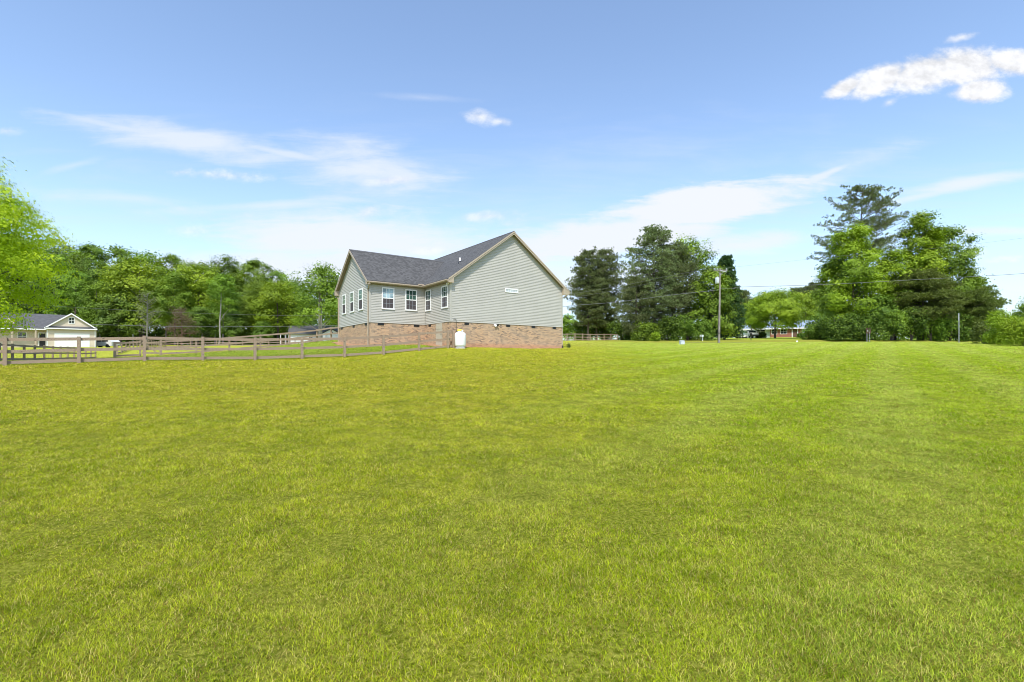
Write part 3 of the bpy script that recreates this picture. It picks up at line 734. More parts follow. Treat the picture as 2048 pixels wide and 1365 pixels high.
# windows
def window(fn, s0, s1, z0, z1, g_up, g_lo, grid=(3, 2), lowgrid=False, name='window'):
    """fn(s, o, z): s along the wall, o outward"""
    fr = MB(); o0, o1 = .022, .062
    def bx(sa, sb, za, zc, oa=o0, ob=o1):
        fr.hexa([fn(sa, ob, za), fn(sb, ob, za), fn(sb, oa, za), fn(sa, oa, za), fn(sa, ob, zc), fn(sb, ob, zc), fn(sb, oa, zc), fn(sa, oa, zc)])
    t = .085; sil = .10
    bx(s0, s1, z1 - t, z1); bx(s0 - .015, s1 + .015, z0, z0 + sil, o0, .078)
    bx(s0, s0 + t, z0 + sil, z1 - t); bx(s1 - t, s1, z0 + sil, z1 - t)
    zm = (z0 + z1) / 2 + .02
    bx(s0 + t, s1 - t, zm - .035, zm + .035, o0, .055)
    def muntins(za, zc, o, tt=.011):
        nx_, nz_ = grid
        for i in range(1, nx_):
            s = s0 + t + (s1 - s0 - 2 * t) * i / nx_; bx(s - tt, s + tt, za, zc, o, o + .006)
        for j in range(1, nz_):
            z = za + (zc - za) * j / nz_
            for i in range(nx_):
                sa = s0 + t + (s1 - s0 - 2 * t) * i / nx_ + (tt if i else 0); sb = s0 + t + (s1 - s0 - 2 * t) * (i + 1) / nx_ - (tt if i < nx_ - 1 else 0)
                bx(sa, sb, z - tt, z + tt, o, o + .006)
    muntins(zm + .035, z1 - t, .040)
    win = fr.build(name, MATS['trim_white'], house)
    def pane(za, zc, mat, nm, o=.038):
        p_ = MB(); p_.hexa([fn(s0 + t, o, za), fn(s1 - t, o, za), fn(s1 - t, o - .01, za), fn(s0 + t, o - .01, za), fn(s0 + t, o, zc), fn(s1 - t, o, zc), fn(s1 - t, o - .01, zc), fn(s0 + t, o - .01, zc)])
        p_.build(nm, MATS[mat], win)
    pane(zm + .035, z1 - t, g_up, 'glass_pane'); pane(z0 + sil, zm - .035, g_lo, 'insect_screen')
    if lowgrid:
        lg_ = MB(); nx_, nz_ = grid; za, zc = z0 + sil, zm - .035
        for i in range(1, nx_):
            s = s0 + t + (s1 - s0 - 2 * t) * i / nx_; lg_.hexa([fn(s - .008, .042, za), fn(s + .008, .042, za), fn(s + .008, .039, za), fn(s - .008, .039, za), fn(s - .008, .042, zc), fn(s + .008, .042, zc), fn(s + .008, .039, zc), fn(s - .008, .039, zc)])
        z = (za + zc) / 2
        lg_.hexa([fn(s0 + t, .0455, z - .008), fn(s1 - t, .0455, z - .008), fn(s1 - t, .0425, z - .008), fn(s0 + t, .0425, z - .008), fn(s0 + t, .0455, z + .008), fn(s1 - t, .0455, z + .008), fn(s1 - t, .0425, z + .008), fn(s0 + t, .0425, z + .008)])
        lg_.build('muntin_bars', MATS['grey_paint'], win)
    return win
fW = lambda s, o, z: (-A3 + s, B2 - o, z)
fI = lambda s, o, z: (-o, B2 - s, z)
fL = lambda s, o, z: (-A3 - o, BL - s, z)
fG = lambda s, o, z: (s, -o, z)
WT, WB = 5.337, 3.737
window(fW, .885, 1.841, WB, WT, 'glass_sky_reflection', 'screen', lowgrid=True)
window(fW, 2.69, 3.64, WB, WT, 'glass_green_reflection', 'screen', lowgrid=True)
window(fI, B2 - 3.866, B2 - 2.976, WB, WT, 'glass_green_reflection', 'screen', lowgrid=True)
window(fI, B2 - 1.253, B2 - .353, WB, WT, 'glass_green_reflection', 'screen', lowgrid=True)
for o_ in (1.33, 3.34, 5.33): window(fL, B4 - o_ - .93, B4 - o_, WB, WT, 'glass_leaf_reflection', 'screen')
# transom window high in the gable wall
tw = MB()
def hb(mb, fn, s0, s1, z0, z1, o0, o1): mb.hexa([fn(s0, o1, z0), fn(s1, o1, z0), fn(s1, o0, z0), fn(s0, o0, z0), fn(s0, o1, z1), fn(s1, o1, z1), fn(s1, o0, z1), fn(s0, o0, z1)])
hb(tw, fG, 4.63, 5.855, 5.40, 5.47, .018, .05); hb(tw, fG, 4.63, 5.855, 5.16, 5.23, .018, .05)
hb(tw, fG, 4.63, 4.71, 5.23, 5.40, .018, .05); hb(tw, fG, 5.775, 5.855, 5.23, 5.40, .018, .05)
for k in range(1, 5): hb(tw, fG, 4.71 + .213 * k - .01, 4.71 + .213 * k + .01, 5.23, 5.40, .036, .044)
tw_o = tw.build('transom_window', MATS['trim_white'], house)
tp = MB(); hb(tp, fG, 4.71, 5.775, 5.23, 5.40, .022, .034); tp.build('glass_pane', MATS['light_grey_paint'], tw_o)
# crawl-space vents
def fvent(fn, s0, s1):
    v_ = MB(); hb(v_, fn, s0, s1, HS - .18, HS - .02, -.008, .004)
    for k in range(4): hb(v_, fn, s0 + .02, s1 - .02, HS - .165 + k * .036, HS - .150 + k * .036, .005, .012)
    v_.build('foundation_vent', MATS['black_plastic'], house)
for s0, s1 in ((1.125, 1.5), (4.75, 5.13), (7.17, 7.55), (9.33, 9.72)): fvent(fG, s0, s1)
for s0, s1 in ((.60, 1.06), (3.41, 3.86)): fvent(fW, s0, s1)
fvent(fI, B2 - 3.45, B2 - 3.05)
for s in (.55, 3.31, 6.3): fvent(fL, B4 - s - .46, B4 - s)
dr = MB(); hb(dr, fI, B2 - 2.213, B2 - 1.234, 1.0, HS - .03, -.006, .02)
for zz in (1.4, 2.3): hb(dr, fI, B2 - 2.19, B2 - 1.26, zz, zz + .07, .021, .032)
do = dr.build('crawl_space_door', MATS['panel_door'], house)
hd = MB(); hb(hd, fI, B2 - 1.36, B2 - 1.32, 1.85, 1.97, .033, .06); hd.build('handle', MATS['dark_metal'], do)
# vent pipe on the roof slope
vp = MB(); va, vb = 2.42, 4.3
c_, s_ = CT, ST
# find the roof point seen at (920, 526)
r_ = (920 - 1024) / F; best = None
for ai in np.arange(.2, 5, .02):
    bq = (HX + ai * c_ - r_ * (HY + ai * s_)) / (s_ + r_ * c_); Zq = HY + ai * s_ + bq * c_
    vq = 722 - (EV + SL * (ai + OE1)) / Zq * F
    if best is None or abs(vq - 525.5) < best[0]: best = (abs(vq - 525.5), ai, bq)
_, va, vb = best; hz = EV + SL * (va + OE1)
vp.lathe([(.05, hz - .1), (.05, hz + .36), (.0, hz + .36)], 12, (va, vb)); vpo = vp.build('vent_pipe', MATS['white_paint'], house)
bt = MB(); bt.lathe([(.17, hz - .1), (.12, hz + .03), (.06, hz + .12), (.0, hz + .12)], 12, (va, vb)); bt.build('pipe_boot', MATS['black_plastic'], vpo)
# twin flood light under the inner eave and the lamp on the gable brick
fl = MB()
fl.lathe([(0, 5.34), (.05, 5.35), (.065, 5.40), (.05, 5.48), (0, 5.49)], 10, (-.12, .30)); fl.lathe([(0, 5.34), (.045, 5.35), (.06, 5.40), (.05, 5.48), (0, 5.49)], 10, (-.12, .07))
fl.box(-.12, -.02, .05, .32, 5.46, 5.50)
fl.build('flood_light', MATS['white_paint'], house)
ul = MB(); ul.tube([(3.72, -.0, 2.62), (3.72, -.12, 2.62)], [.10, .10], 12); ulo = ul.build('wall_lamp', MATS['white_paint'], house)
ul = MB(); ul.tube([(3.88, -.02, 2.655), (3.92, -.16, 2.64)], [.05, .07], 10); ul.build('lamp_head', MATS['black_plastic'], ulo)
# regulator pipe rising above the tank
rp = MB(); rp.tube([(.42, -.05, 1.9), (.42, -.05, 2.90), (.40, -.05, 2.93), (.24, -.05, 2.93), (.22, -.05, 2.86)], .013, 6)
rp.build('gas_pipe', MATS['black_plastic'], house)

# soil strip against the brick
def soil(poly_ab, name='bare_soil', lift=.03):
    V_ = []; Fc = []; n_ = 14; k = 0
    (a0, a1, b0, b1) = poly_ab
    for i in range(n_ + 1):
        for j in range(n_ + 1):
            a = a0 + (a1 - a0) * i / n_; b = b0 + (b1 - b0) * j / n_
            e = (1 if 0 < i < n_ and 0 < j < n_ else 0)
            if not e: a += .12 * math.sin(i * 2.1 + j * 1.7); b += .12 * math.sin(i * 1.3 + j * 2.9)
            x, y = H2W(a, b); V_.append((x, y, gz(x, y) + (lift if e else -.03)))
    for i in range(n_):
        for j in range(n_): q = i * (n_ + 1) + j; Fc.append((q, q + 1, q + n_ + 2, q + n_ + 1))
    return np.array(V_), np.array(Fc)
m, nt, b = mat_new('clay_soil')
tc = N(nt, 'ShaderNodeTexCoord'); nn = NOISE(nt, tc.outputs['Object'], 3, 6, .65)
nt.links.new(MIX(nt, SMOOTH(nt, nn, .35, .65), (.22, .12, .06), (.42, .24, .12)), b.inputs['Base Color']); b.inputs['Roughness'].default_value = .95
Vs, Fs, off = [], [], 0
for q in ((-A3 - .7, -A3 + .2, B2 - .3, BL + .4), (-A3 - .3, .2, B2 - .75, B2 + .2), (-.7, .15, .3, B2), (-.2, A5 + .3, -.5, .1)):
    v_, f_ = soil(q); Vs.append(v_); Fs.append(f_ + off); off += len(v_)
tag(link_mesh('bare_soil', np_mesh('bare_soil', np.concatenate(Vs), np.concatenate(Fs), smooth=True), MATS['clay_soil']), kind='structure')

# ------------------------------------------------------------------ propane tank
x, y = H2W(.33, -.80); z = gz(x, y)
tk = empty('propane_tank', (x, y, z), 0, 'white upright propane tank with yellow cap by the brick wall', 'gas tank')
t = MB(); t.lathe([(0, .12), (.30, .12), (.36, .15), (.385, .22), (.385, .90), (.375, .97), (.32, 1.05), (.24, 1.10), (.22, 1.11), (0, 1.12)], 32); t.build('body', MATS['white_paint'], tk)
t = MB(); t.lathe([(.19, 1.08), (.20, 1.12), (.20, 1.24), (.19, 1.25), (.0, 1.25)], 24); t.build('collar', MATS['white_paint'], tk)
t = MB(); t.lathe([(.215, 1.20), (.215, 1.235), (.17, 1.285), (.0, 1.30)], 24, (-.025, 0)); t.build('lid', MATS['yellow_plastic'], tk)
t = MB(); t.box(.02, .17, -.207, -.18, 1.17, 1.20); t.build('handle_slot', MATS['black_plastic'], tk)
t = MB(); t.lathe([(.27, .0), (.29, .0), (.29, .125), (.27, .125)], 24); t.build('foot_ring', MATS['white_paint'], tk)
t = MB(); t.box(-.30, .34, -.34, .30, -.1, .05); t.build('base_block', MATS['concrete'], tk, bevel=.01)

# ------------------------------------------------------------------ fences
def fence(name, poss, label, hgt=1.24, side=-1, rails=(1.13, .62, .14), pw=.065, group=None, wide=()):
    p0 = poss[0]; root = empty(name, (p0[0], p0[1], gz(*p0)), 0, label, 'fence', group)
    ox, oy, oz = root.location
    rng_ = random.Random(len(poss) * 7 + int(p0[0]))
    for i, p in enumerate(poss):
        q = poss[min(i + 1, len(poss) - 1)]; r0 = poss[max(i - 1, 0)]
        d = math.atan2(q[1] - r0[1], q[0] - r0[0]); c, s = math.cos(d), math.sin(d); z = gz(*p)
        k = pw * (1.35 if i in wide else 1); mb = MB(); tl = rng_.uniform(-.012, .012)
        f_ = lambda a, b, zz: (p[0] - ox + a * c - b * s + tl * zz, p[1] - oy + a * s + b * c, z - oz + zz)
        hh = hgt + rng_.uniform(-.01, .02)
        mb.hexa([f_(-k, -k, -.2), f_(k, -k, -.2), f_(k, k, -.2), f_(-k, k, -.2), f_(-k, -k, hh), f_(k, -k, hh), f_(k, k, hh), f_(-k, k, hh)])
        mb.build('post', MATS['fence_wood'], root)
    for i in range(len(poss) - 1):
        p, q = poss[i], poss[i + 1]; d = math.atan2(q[1] - p[1], q[0] - p[0]); L = math.hypot(q[0] - p[0], q[1] - p[1])
        c, s = math.cos(d), math.sin(d); za, zb_ = gz(*p) - oz, gz(*q) - oz
        for rz_ in rails:
            mb = MB(); h2 = .07; sg = rng_.uniform(-.015, .015); o0 = side * pw * .98; o1 = side * (pw + .035)
            lo_, hi_ = min(o0, o1), max(o0, o1)
            def f2(a, b, zz, zl): return (p[0] - ox + a * c - b * s, p[1] - oy + a * s + b * c, zl + zz)
            mb.hexa([f2(.002, lo_, rz_ - h2, za), f2(L - .002, lo_, rz_ - h2 + sg, zb_), f2(L - .002, hi_, rz_ - h2 + sg, zb_), f2(.002, hi_, rz_ - h2, za),
                     f2(.002, lo_, rz_ + h2, za), f2(L - .002, lo_, rz_ + h2 + sg, zb_), f2(L - .002, hi_, rz_ + h2 + sg, zb_), f2(.002, hi_, rz_ + h2, za)])
            mb.build('rail', MATS['fence_wood'], root)
    return root
front = [H2W(a, -.45) for a in [-.02, -.45, -2.6] + [-2.6 - 2.44 * k for k in range(1, 11)]]
fence('board_fence', front, 'nearest three board fence running left from the brick corner', side=-1)
cx, cy = front[-1]
sidep = [(cx - .5 * t, cy + .866 * t) for t in np.arange(0, 47, 2.44)]
fence('board_fence', sidep, 'long board fence with close posts receding behind the nearest fence', side=-1)
backp = [(-14.6, 43.3), (-16.6, 45.9), (-18.6, 47.7)] + [(-18.6 - 1.983 * k, 47.7 - 1.421 * k) for k in range(1, 6)]
fence('board_fence', backp, 'board fence climbing over the mound to the back of the house', side=1, wide=(7,))
bp2 = [(-18.6 - 1.983 * k, 47.7 - 1.421 * k) for k in (5.55, 6.2)]
fence('board_fence', bp2 + [(bp2[-1][0] - .0, bp2[-1][1] + 0) ][:0], 'short fence panel with thick corner post beyond the gate', side=1, wide=(1,))
# gate between the two
g0, g1 = backp[-1], bp2[0]; gr = empty('garden_gate', (g0[0], g0[1], gz(*g0)), math.atan2(g1[1] - g0[1], g1[0] - g0[0]), 'low board gate with a diagonal brace in the far fence', 'gate')
L = math.hypot(g1[0] - g0[0], g1[1] - g0[1])
for zz in (1.02, .62, .2): MB().box(.10, L - .10, -.02, .02, zz - .06, zz + .06).build('rail', MATS['fence_wood'], gr)
mb = MB(); mb.hexa([(.12, -.05, .14), (.24, -.05, .14), (.24, -.025, .14), (.12, -.025, .14), (L - .24, -.05, 1.08), (L - .12, -.05, 1.08), (L - .12, -.025, 1.08), (L - .24, -.025, 1.08)]); mb.build('brace', MATS['fence_wood'], gr)
# pasture fence on the far field and the one right of the house
far = [(-52.5, 66.5), (-56, 74), (-60, 82), (-64, 90), (-68, 98)]
fp = []
for (x0, y0), (x1, y1) in zip(far[:-1], far[1:]):
    for k in range(4): fp.append((x0 + (x1 - x0) * k / 4, y0 + (y1 - y0) * k / 4))
fp.append(far[-1]); fence('board_fence', fp, 'distant board fence receding towards the wood on the left', side=1)
fp = [(-68 + 2.6 * k, 98 - .12 * k) for k in range(0, 22)]
fence('board_fence', fp, 'distant level board fence crossing the yellow field before the wood', side=1)
fp = [(9.35 - 1.55 * 2 + 1.55 * k, 85 - 1.55 * 2 + 1.55 * k) for k in range(0, 10)]
fence('board_fence', fp, 'small board fence right of the green house before the pines', side=1)

# ------------------------------------------------------------------ power pole and lines
px, py, pz = at(1438, 70)
pole = empty('utility_pole', (px, py, pz), 0, 'tall wooden power pole with crossarm and grey transformer', 'utility pole')
H = EYE + (722 - 537) * .07 - pz; lx = .16
mb = MB(); mb.tube([(0, 0, -.3), (lx * .5, 0, H * .5), (lx, 0, H)], [.15, .125, .095], 14); mb.build('shaft', MATS['pole_wood'], pole)
mb = MB(); mb.box(lx - .95, lx + .95, -.20, -.11, H - .36, H - .24); ca = mb.build('crossarm', MATS['pole_wood'], pole)
mb = MB(); 
for s in (-1, 1): mb.tube([(lx, -.15, H - .95), (lx + s * .55, -.15, H - .38)], .022, 6)
mb.build('brace', MATS['galvanised'], pole)
for s in (-.9, .85, -.45):
    mb = MB(); mb.lathe([(.03, 0), (.03, .05), (.075, .07), (.075, .10), (.045, .12), (.07, .15), (.06, .20), (0, .22)], 10, (lx + s, -.155))
    o = mb.build('insulator', MATS['light_grey_paint'], pole); o.location.z = H - .24
mb = MB(); mb.tube([(lx - .05, -.24, H - .38), (lx + .65, -.24, H - .55)], .05, 6); mb.tube([(lx + .75, -.18, H - .3), (lx + .75, -.18, H - .62)], .045, 8); mb.build('fuse_cutout', MATS['light_grey_paint'], pole)
mb = MB(); mb.lathe([(0, 0), (.26, 0), (.28, .03), (.28, .78), (.26, .83), (.1, .87), (0, .87)], 18, (lx - .42, -.02)); tr = mb.build('transformer', MATS['light_grey_paint'], pole); tr.location.z = H - 2.15
mb = MB(); mb.lathe([(.04, 0), (.04, .2), (0, .22)], 8, (lx - .34, -.02)); o = mb.build('bushing', MATS['grey_paint'], tr); o.location.z = .85
mb = MB(); mb.box(lx - .25, lx - .05, -.05, .05, H - 1.95, H - 1.88); mb.build('bracket', MATS['galvanised'], pole)
mb = MB(); mb.tube([(-.19, -.05, 0), (-.15, -.05, 4.2)], .035, 6); mb.build('cable_guard', MATS['dark_metal'], pole)
mb = MB(); mb.lathe([(.182, 1.35), (.185, 1.36), (.183, 1.42), (.178, 1.43)], 14, (.015, 0)); mb.build('band', MATS['dark_metal'], pole)
def wire(pix, rad, label, name='overhead_cable'):
    P_ = [mathutils.Vector(W(u, v, Z)) for u, v, Z in pix]; out = []
    for i in range(len(P_) - 1):
        a = P_[max(i - 1, 0)]; b_ = P_[i]; c = P_[i + 1]; d = P_[min(i + 2, len(P_) - 1)]
        for k in range(6):
            t = k / 6; out.append(.5 * ((2 * b_) + (c - a) * t + (2 * a - 5 * b_ + 4 * c - d) * t * t + (3 * b_ - a - 3 * c + d) * t ** 3))
    out.append(P_[-1]); root_loc = P_[0]
    mb = MB(); mb.tube([p - root_loc for p in out], rad, 6); o = mb.build(name, MATS['cable']); o.location = root_loc
    return tag(o, label, 'cable')
wire([(1438.5, 580, 69.9), (1408, 583.5, 70.2), (1340, 591, 72), (1230, 605, 76), (1127, 613.5, 80), (1010, 630, 84), (900, 641, 87), (678, 651, 90), (400, 654, 92), (170, 649, 92), (0, 644, 92), (-250, 632, 90)], .030, 'lowest thick cable running left from pole behind the house')
wire([(1425, 537, 69.8), (1340, 552, 72), (1247, 571, 76), (1127, 590, 80), (900, 616, 87), (678, 631.6, 90), (400, 627, 92), (115, 613, 92), (-250, 588, 90)], .014, 'thin upper line leaving the left crossarm end leftwards')
wire([(1448, 536, 69.8), (1340, 558, 72.5), (1247, 578, 77), (1127, 597, 81), (900, 619, 89)], .011, 'thin line leaving the right crossarm end towards the house')
wire([(1440, 577, 70.1), (1462, 577, 70.2), (1470, 577.5, 70.1), (1484, 574.5, 70), (1624, 570.5, 68.5), (1740, 565, 67), (1838, 559.5, 66), (2048, 547.5, 64), (2350, 524, 60)], .024, 'thick cable running right from the pole before the trees')
wire([(1455, 536, 69.8), (1560, 525, 69), (1663, 514, 68), (1743, 508, 67), (1900, 494, 66), (2100, 470, 64)], .009, 'thin high line running right from the pole top')

# ------------------------------------------------------------------ trees
def leaf_quads(C, Nn, size, rg, aspect=.62):
    n = len(C); Nn = Nn / (np.linalg.norm(Nn, axis=1, keepdims=True) + 1e-9)
    r_ = rg.normal(size=(n, 3)); T_ = np.cross(Nn, r_); T_ /= (np.linalg.norm(T_, axis=1, keepdims=True) + 1e-9); B_ = np.cross(Nn, T_)
    s = (size * (.7 + .6 * rg.random(n)))[:, None]
    v = np.stack([C - T_ * s * .5, C + B_ * s * .5 * aspect - T_ * s * .05, C + T_ * s * .5 - Nn * s * .08, C - B_ * s * .5 * aspect - T_ * s * .05], 1).reshape(-1, 3)
    return v, np.arange(n * 4).reshape(-1, 4)
def crown_decid(H, Rr, base, seed, nleaf, ls, lobes=38, top_pow=.8, gap=.0, up=.45, flat=.75, per_cl=26, cr=.065, crf=.62, rlf=1.0):
    """crown of lobes set around a tapering envelope; clumps of leaves on each lobe's shell"""
    rg = np.random.default_rng(seed); LB = []
    hc = H - base
    for i in range(lobes):
        t = (i + .5) / lobes; h = base + hc * (.06 + .88 * t ** .85)
        e = math.sin(PI * min(1, (.12 + .88 * ((h - base) / hc)) ** top_pow * .93 + .03)) ** .50
        an = i * 2.399 + rg.normal(0, .35); rr = Rr * e * (.25 + .62 * rg.random() ** .5)
        rl = Rr * (.20 + .17 * rg.random()) * (.65 + .45 * e) * rlf
        LB.append((math.cos(an) * rr, math.sin(an) * rr, h, rl))
    LB.append((0, 0, H - Rr * .22, Rr * .24))
    LB = np.array(LB); wts = LB[:, 3] ** 2; wts /= wts.sum()
    ncl = max(60, nleaf // per_cl)
    li = rg.choice(len(LB), ncl, p=wts); d = rg.normal(size=(ncl, 3)); d[:, 2] = d[:, 2] * .9 + .25; d /= np.linalg.norm(d, axis=1, keepdims=True)
    rad = LB[li, 3] * (.72 + .36 * rg.random(ncl)); cc = LB[li, :3] + d * rad[:, None] * np.array([1, 1, flat])
    # drop clumps buried deep inside neighbouring lobes
    dist = np.linalg.norm((cc[:, None] - LB[None, :, :3]) / np.array([1, 1, flat]), axis=2) / LB[None, :, 3]
    keep = (dist.min(1) > .55) | (rg.random(ncl) < .25); cc, d = cc[keep], d[keep]; ncl = len(cc); li2 = li[keep]
    per = nleaf // ncl; k = np.repeat(np.arange(ncl), per); cr_ = Rr * cr * (.6 + .8 * rg.random(ncl)) + ls * .5
    ofs_ = rg.normal(size=(len(k), 3)) * cr_[k, None] * np.array([1.15, 1.15, crf]); C = cc[k] + ofs_
    ctr = np.array([0, 0, base + hc * .45])
    Nn = d[k] * 1.0 + (C - ctr) / (Rr * 2.0) + rg.normal(size=(len(k), 3)) * .28; Nn[:, 2] += up
    kz = (H - base) / (np.percentile(C[:, 2], 99.8) - base); rad_ = np.hypot(C[:, 0], C[:, 1]); kx = Rr / np.percentile(rad_, 97)
    C[:, 2] = base + (C[:, 2] - base) * kz; C[:, :2] *= kx; LB[:, :2] *= kx; LB[:, 2] = base + (LB[:, 2] - base) * kz
    v, f = leaf_quads(C, Nn, ls, rg)
    ti = np.clip(.5 + rg.normal(0, .19, len(LB))[li2[k]] + rg.normal(0, .12, ncl)[k] + rg.normal(0, .10, len(k)), 0, 1)
    return v, f, ti, LB
def limbs(H, r0, LB, base, seed, bend=.03, n=12, stems=1):
    rg = random.Random(seed); mb = MB()
    for s in range(stems):
        dx = (rg.random() - .5) * bend * H; dy = (rg.random() - .5) * bend * H; o = (s - (stems - 1) / 2) * .35
        tr_ = [(o, 0, -.4), (o * 1.1 + dx * .2, dy * .2, H * .18), (o * 1.6 + dx * .6, dy * .5, H * .45), (o * 2 + dx, dy, H * .68), (o * 2.2 + dx * 1.1, dy, H * .90)]
        mb.tube(tr_, [r0 * 1.25, r0 * .85, r0 * .6, r0 * .36, r0 * .08], 8)
    mb.lathe([(r0 * 1.7, -.4), (r0 * 1.3, .0), (r0 * .95, .5)], 8) if stems == 1 else None
    idx_ = list(range(len(LB))); rg.shuffle(idx_)
    for i in idx_[:n]:
        x, y, z, r_ = LB[i]; zs = max(H * .16, z - math.hypot(x, y) * (.5 + .5 * rg.random())); zs = min(zs, H * .75)
        q = zs / H; mb.tube([(dx * q * .6, dy * q * .5, zs), (x * .45, y * .45, zs + (z - zs) * .55), (x * .9, y * .9, z)], [r0 * .34, r0 * .2, r0 * .05], 5)
    return mb
def tree(name, loc, rz, label, cat, H, Rr, base, seed, leaf, nleaf, ls, barkm='bark_brown', r0=None, group=None, stems=1, nl=12, s=1.0, **kw):
    root = empty(name, loc, rz, label, cat, group, s)
    v, f, ti, LB = crown_decid(H, Rr, base, seed, nleaf, ls, **kw)
    limbs(H, r0 or H * .014, LB, base, seed, n=nl, stems=stems).build('trunk', MATS[barkm], root)
    link_mesh('crown', np_mesh('crown', v, f, ti), MATS[leaf], root)
    return root
def tufts(C, D, L, wd, per, rg):
    """needle tufts: thin blades bursting from C around direction D"""
    k = np.repeat(np.arange(len(C)), per); n = len(k)
    d = D[k] * .9 + rg.normal(size=(n, 3)) * .62; d /= np.linalg.norm(d, axis=1, keepdims=True)
    ln = (L * (.65 + .6 * rg.random(n)))[:, None]; sd = np.cross(d, rg.normal(size=(n, 3))); sd /= np.linalg.norm(sd, axis=1, keepdims=True)
    c = C[k]; e = c + d * ln
    v = np.stack([c - sd * wd * .3, c + sd * wd * .3, (c + e) * .5 + sd * wd * .5 , e, (c + e) * .5 - sd * wd * .5], 1)
    v = np.stack([c, (c + e) * .5 + sd * wd * .5, e, (c + e) * .5 - sd * wd * .5], 1).reshape(-1, 3)
    return v, np.arange(n * 4).reshape(-1, 4), k
def pine(name, loc, rz, label, H, Rr, base, seed, leaf='needle', whorls=20, brn=5, nt_per=9, tl=.32, tw=.07, per=8, lift=0.0, pads=7, padr=.36, droop=0.05, prof='round', barkm='bark_brown', r0=None, group=None, cat='pine tree', s=1.0):
    root = empty(name, loc, rz, label, cat, group, s); rg = np.random.default_rng(seed); mb = MB(); r0 = r0 or H * .012
    dx, dy = rg.normal(0, .02 * H, 2)
    ax = lambda z: np.array([dx * (z / H) ** 2, dy * (z / H) ** 2, z])
    mb.tube([ax(z) for z in (-.4, H * .2, H * .45, H * .7, H * .97)], [r0 * 1.3, r0, r0 * .75, r0 * .45, r0 * .06], 8)
    C, D, TT = [], [], []
    for w_ in range(whorls):
        t = (w_ + rg.random() * .6) / whorls; z = base + (H * .985 - base) * t
        if prof == 'round': e = (math.sin(PI * (.16 + .80 * t)) ** .75)
        elif prof == 'dome': e = (1 - t ** 2.2) ** .6 * (.55 + .45 * min(1, t * 4 + .2))
        elif prof == 'cone': e = (1 - t) ** .72 * (.55 + .45 * min(1, t * 6 + .4))
        else: e = math.sin(PI * (.28 + .68 * t)) ** .9
        for b_ in range(brn):
            an = rg.random() * 2 * PI; L_ = Rr * e * (.6 + .5 * rg.random()) + .15
            rise = L_ * (rg.normal(.10, .14) + (.35 * t if prof != 'cone' else .05) + lift - droop)
            o_ = ax(z); tip = o_ + np.array([math.cos(an) * L_, math.sin(an) * L_, rise]); mid = (o_ + tip) / 2 + np.array([0, 0, -.06 * L_])
            mb.tube([o_, mid, tip], [r0 * .26 * (1.1 - t * .7), r0 * .16, r0 * .04], 4, cap=False)
            mp = max(2, int(pads * (.35 + .65 * L_ / Rr)))
            for p_ in range(mp):
                q = .34 + .66 * (p_ + rg.random()) / mp; side_ = rg.normal(0, .20) * L_ * (1.15 - .6 * q)
                bp_ = o_ + (tip - o_) * q; pc = bp_ + np.array([-math.sin(an) * side_, math.cos(an) * side_, abs(side_) * .25 + rg.normal(0, .10) + .12])
                mb.tube([bp_ - (tip - o_) * .10, pc], [r0 * .07, r0 * .025], 3, cap=False)
                m_ = nt_per; pr = padr * (.7 + .5 * rg.random())
                cc = pc + np.clip(rg.normal(size=(m_, 3)), -1.4, 1.4) * np.array([pr, pr, pr * .42])
                C.append(cc); dd = (cc - pc) * 1.6 + (pc - o_) / (L_ + .1) * .5; dd[:, 2] += .75; dd /= (np.linalg.norm(dd, axis=1, keepdims=True) + 1e-6); D.append(dd); TT.append(np.full(m_, rg.normal(0, .16)))
    C = np.concatenate(C); D = np.concatenate(D); TT = np.concatenate(TT + [np.zeros(2)]); C = np.concatenate([C, np.array([ax(H * .97), ax(H)])]); D = np.concatenate([D, [[0, 0, 1], [0, 0, 1]]])
    v, f, k = tufts(C, D, tl, tw, per, rg); tt = np.clip(.5 + TT[k] + rg.normal(0, .12, len(k)), 0, 1)
    mb.build('trunk', MATS[barkm], root); link_mesh('crown', np_mesh('crown', v, f, tt), MATS[leaf], root)
    return root
def shrub_mesh(Rr, H, seed, n, ls, lobes=14):
    rg = np.random.default_rng(seed); an = rg.random(lobes) * 2 * PI; rr = Rr * .62 * np.sqrt(rg.random(lobes)); zz = H * (.12 + .68 * rg.random(lobes)) * (1 - .35 * (rr / Rr))
    LB = np.stack([np.cos(an) * rr, np.sin(an) * rr, zz, np.minimum(Rr * (.28 + .2 * rg.random(lobes)), H * .35)], 1)
    ncl = max(20, n // 18); li = rg.integers(0, lobes, ncl); d = rg.normal(size=(ncl, 3)); d[:, 2] += .3; d /= np.linalg.norm(d, axis=1, keepdims=True)
    cc = LB[li, :3] + d * (LB[li, 3] * (.7 + .4 * rg.random(ncl)))[:, None]; cc[:, 2] = np.maximum(cc[:, 2], .03)
    k = np.repeat(np.arange(ncl), 18); C = cc[k] + rg.normal(size=(len(k), 3)) * Rr * .09; C[:, 2] = np.maximum(C[:, 2], .0)
    Nn = d[k] * .7 + rg.normal(size=(len(k), 3)) * .6; Nn[:, 2] += .45
    v, f = leaf_quads(C, Nn, ls, rg); ti = np.clip(.5 + rg.normal(0, .18, ncl)[k] + rg.normal(0, .2, len(k)), 0, 1)
    return v, f, ti
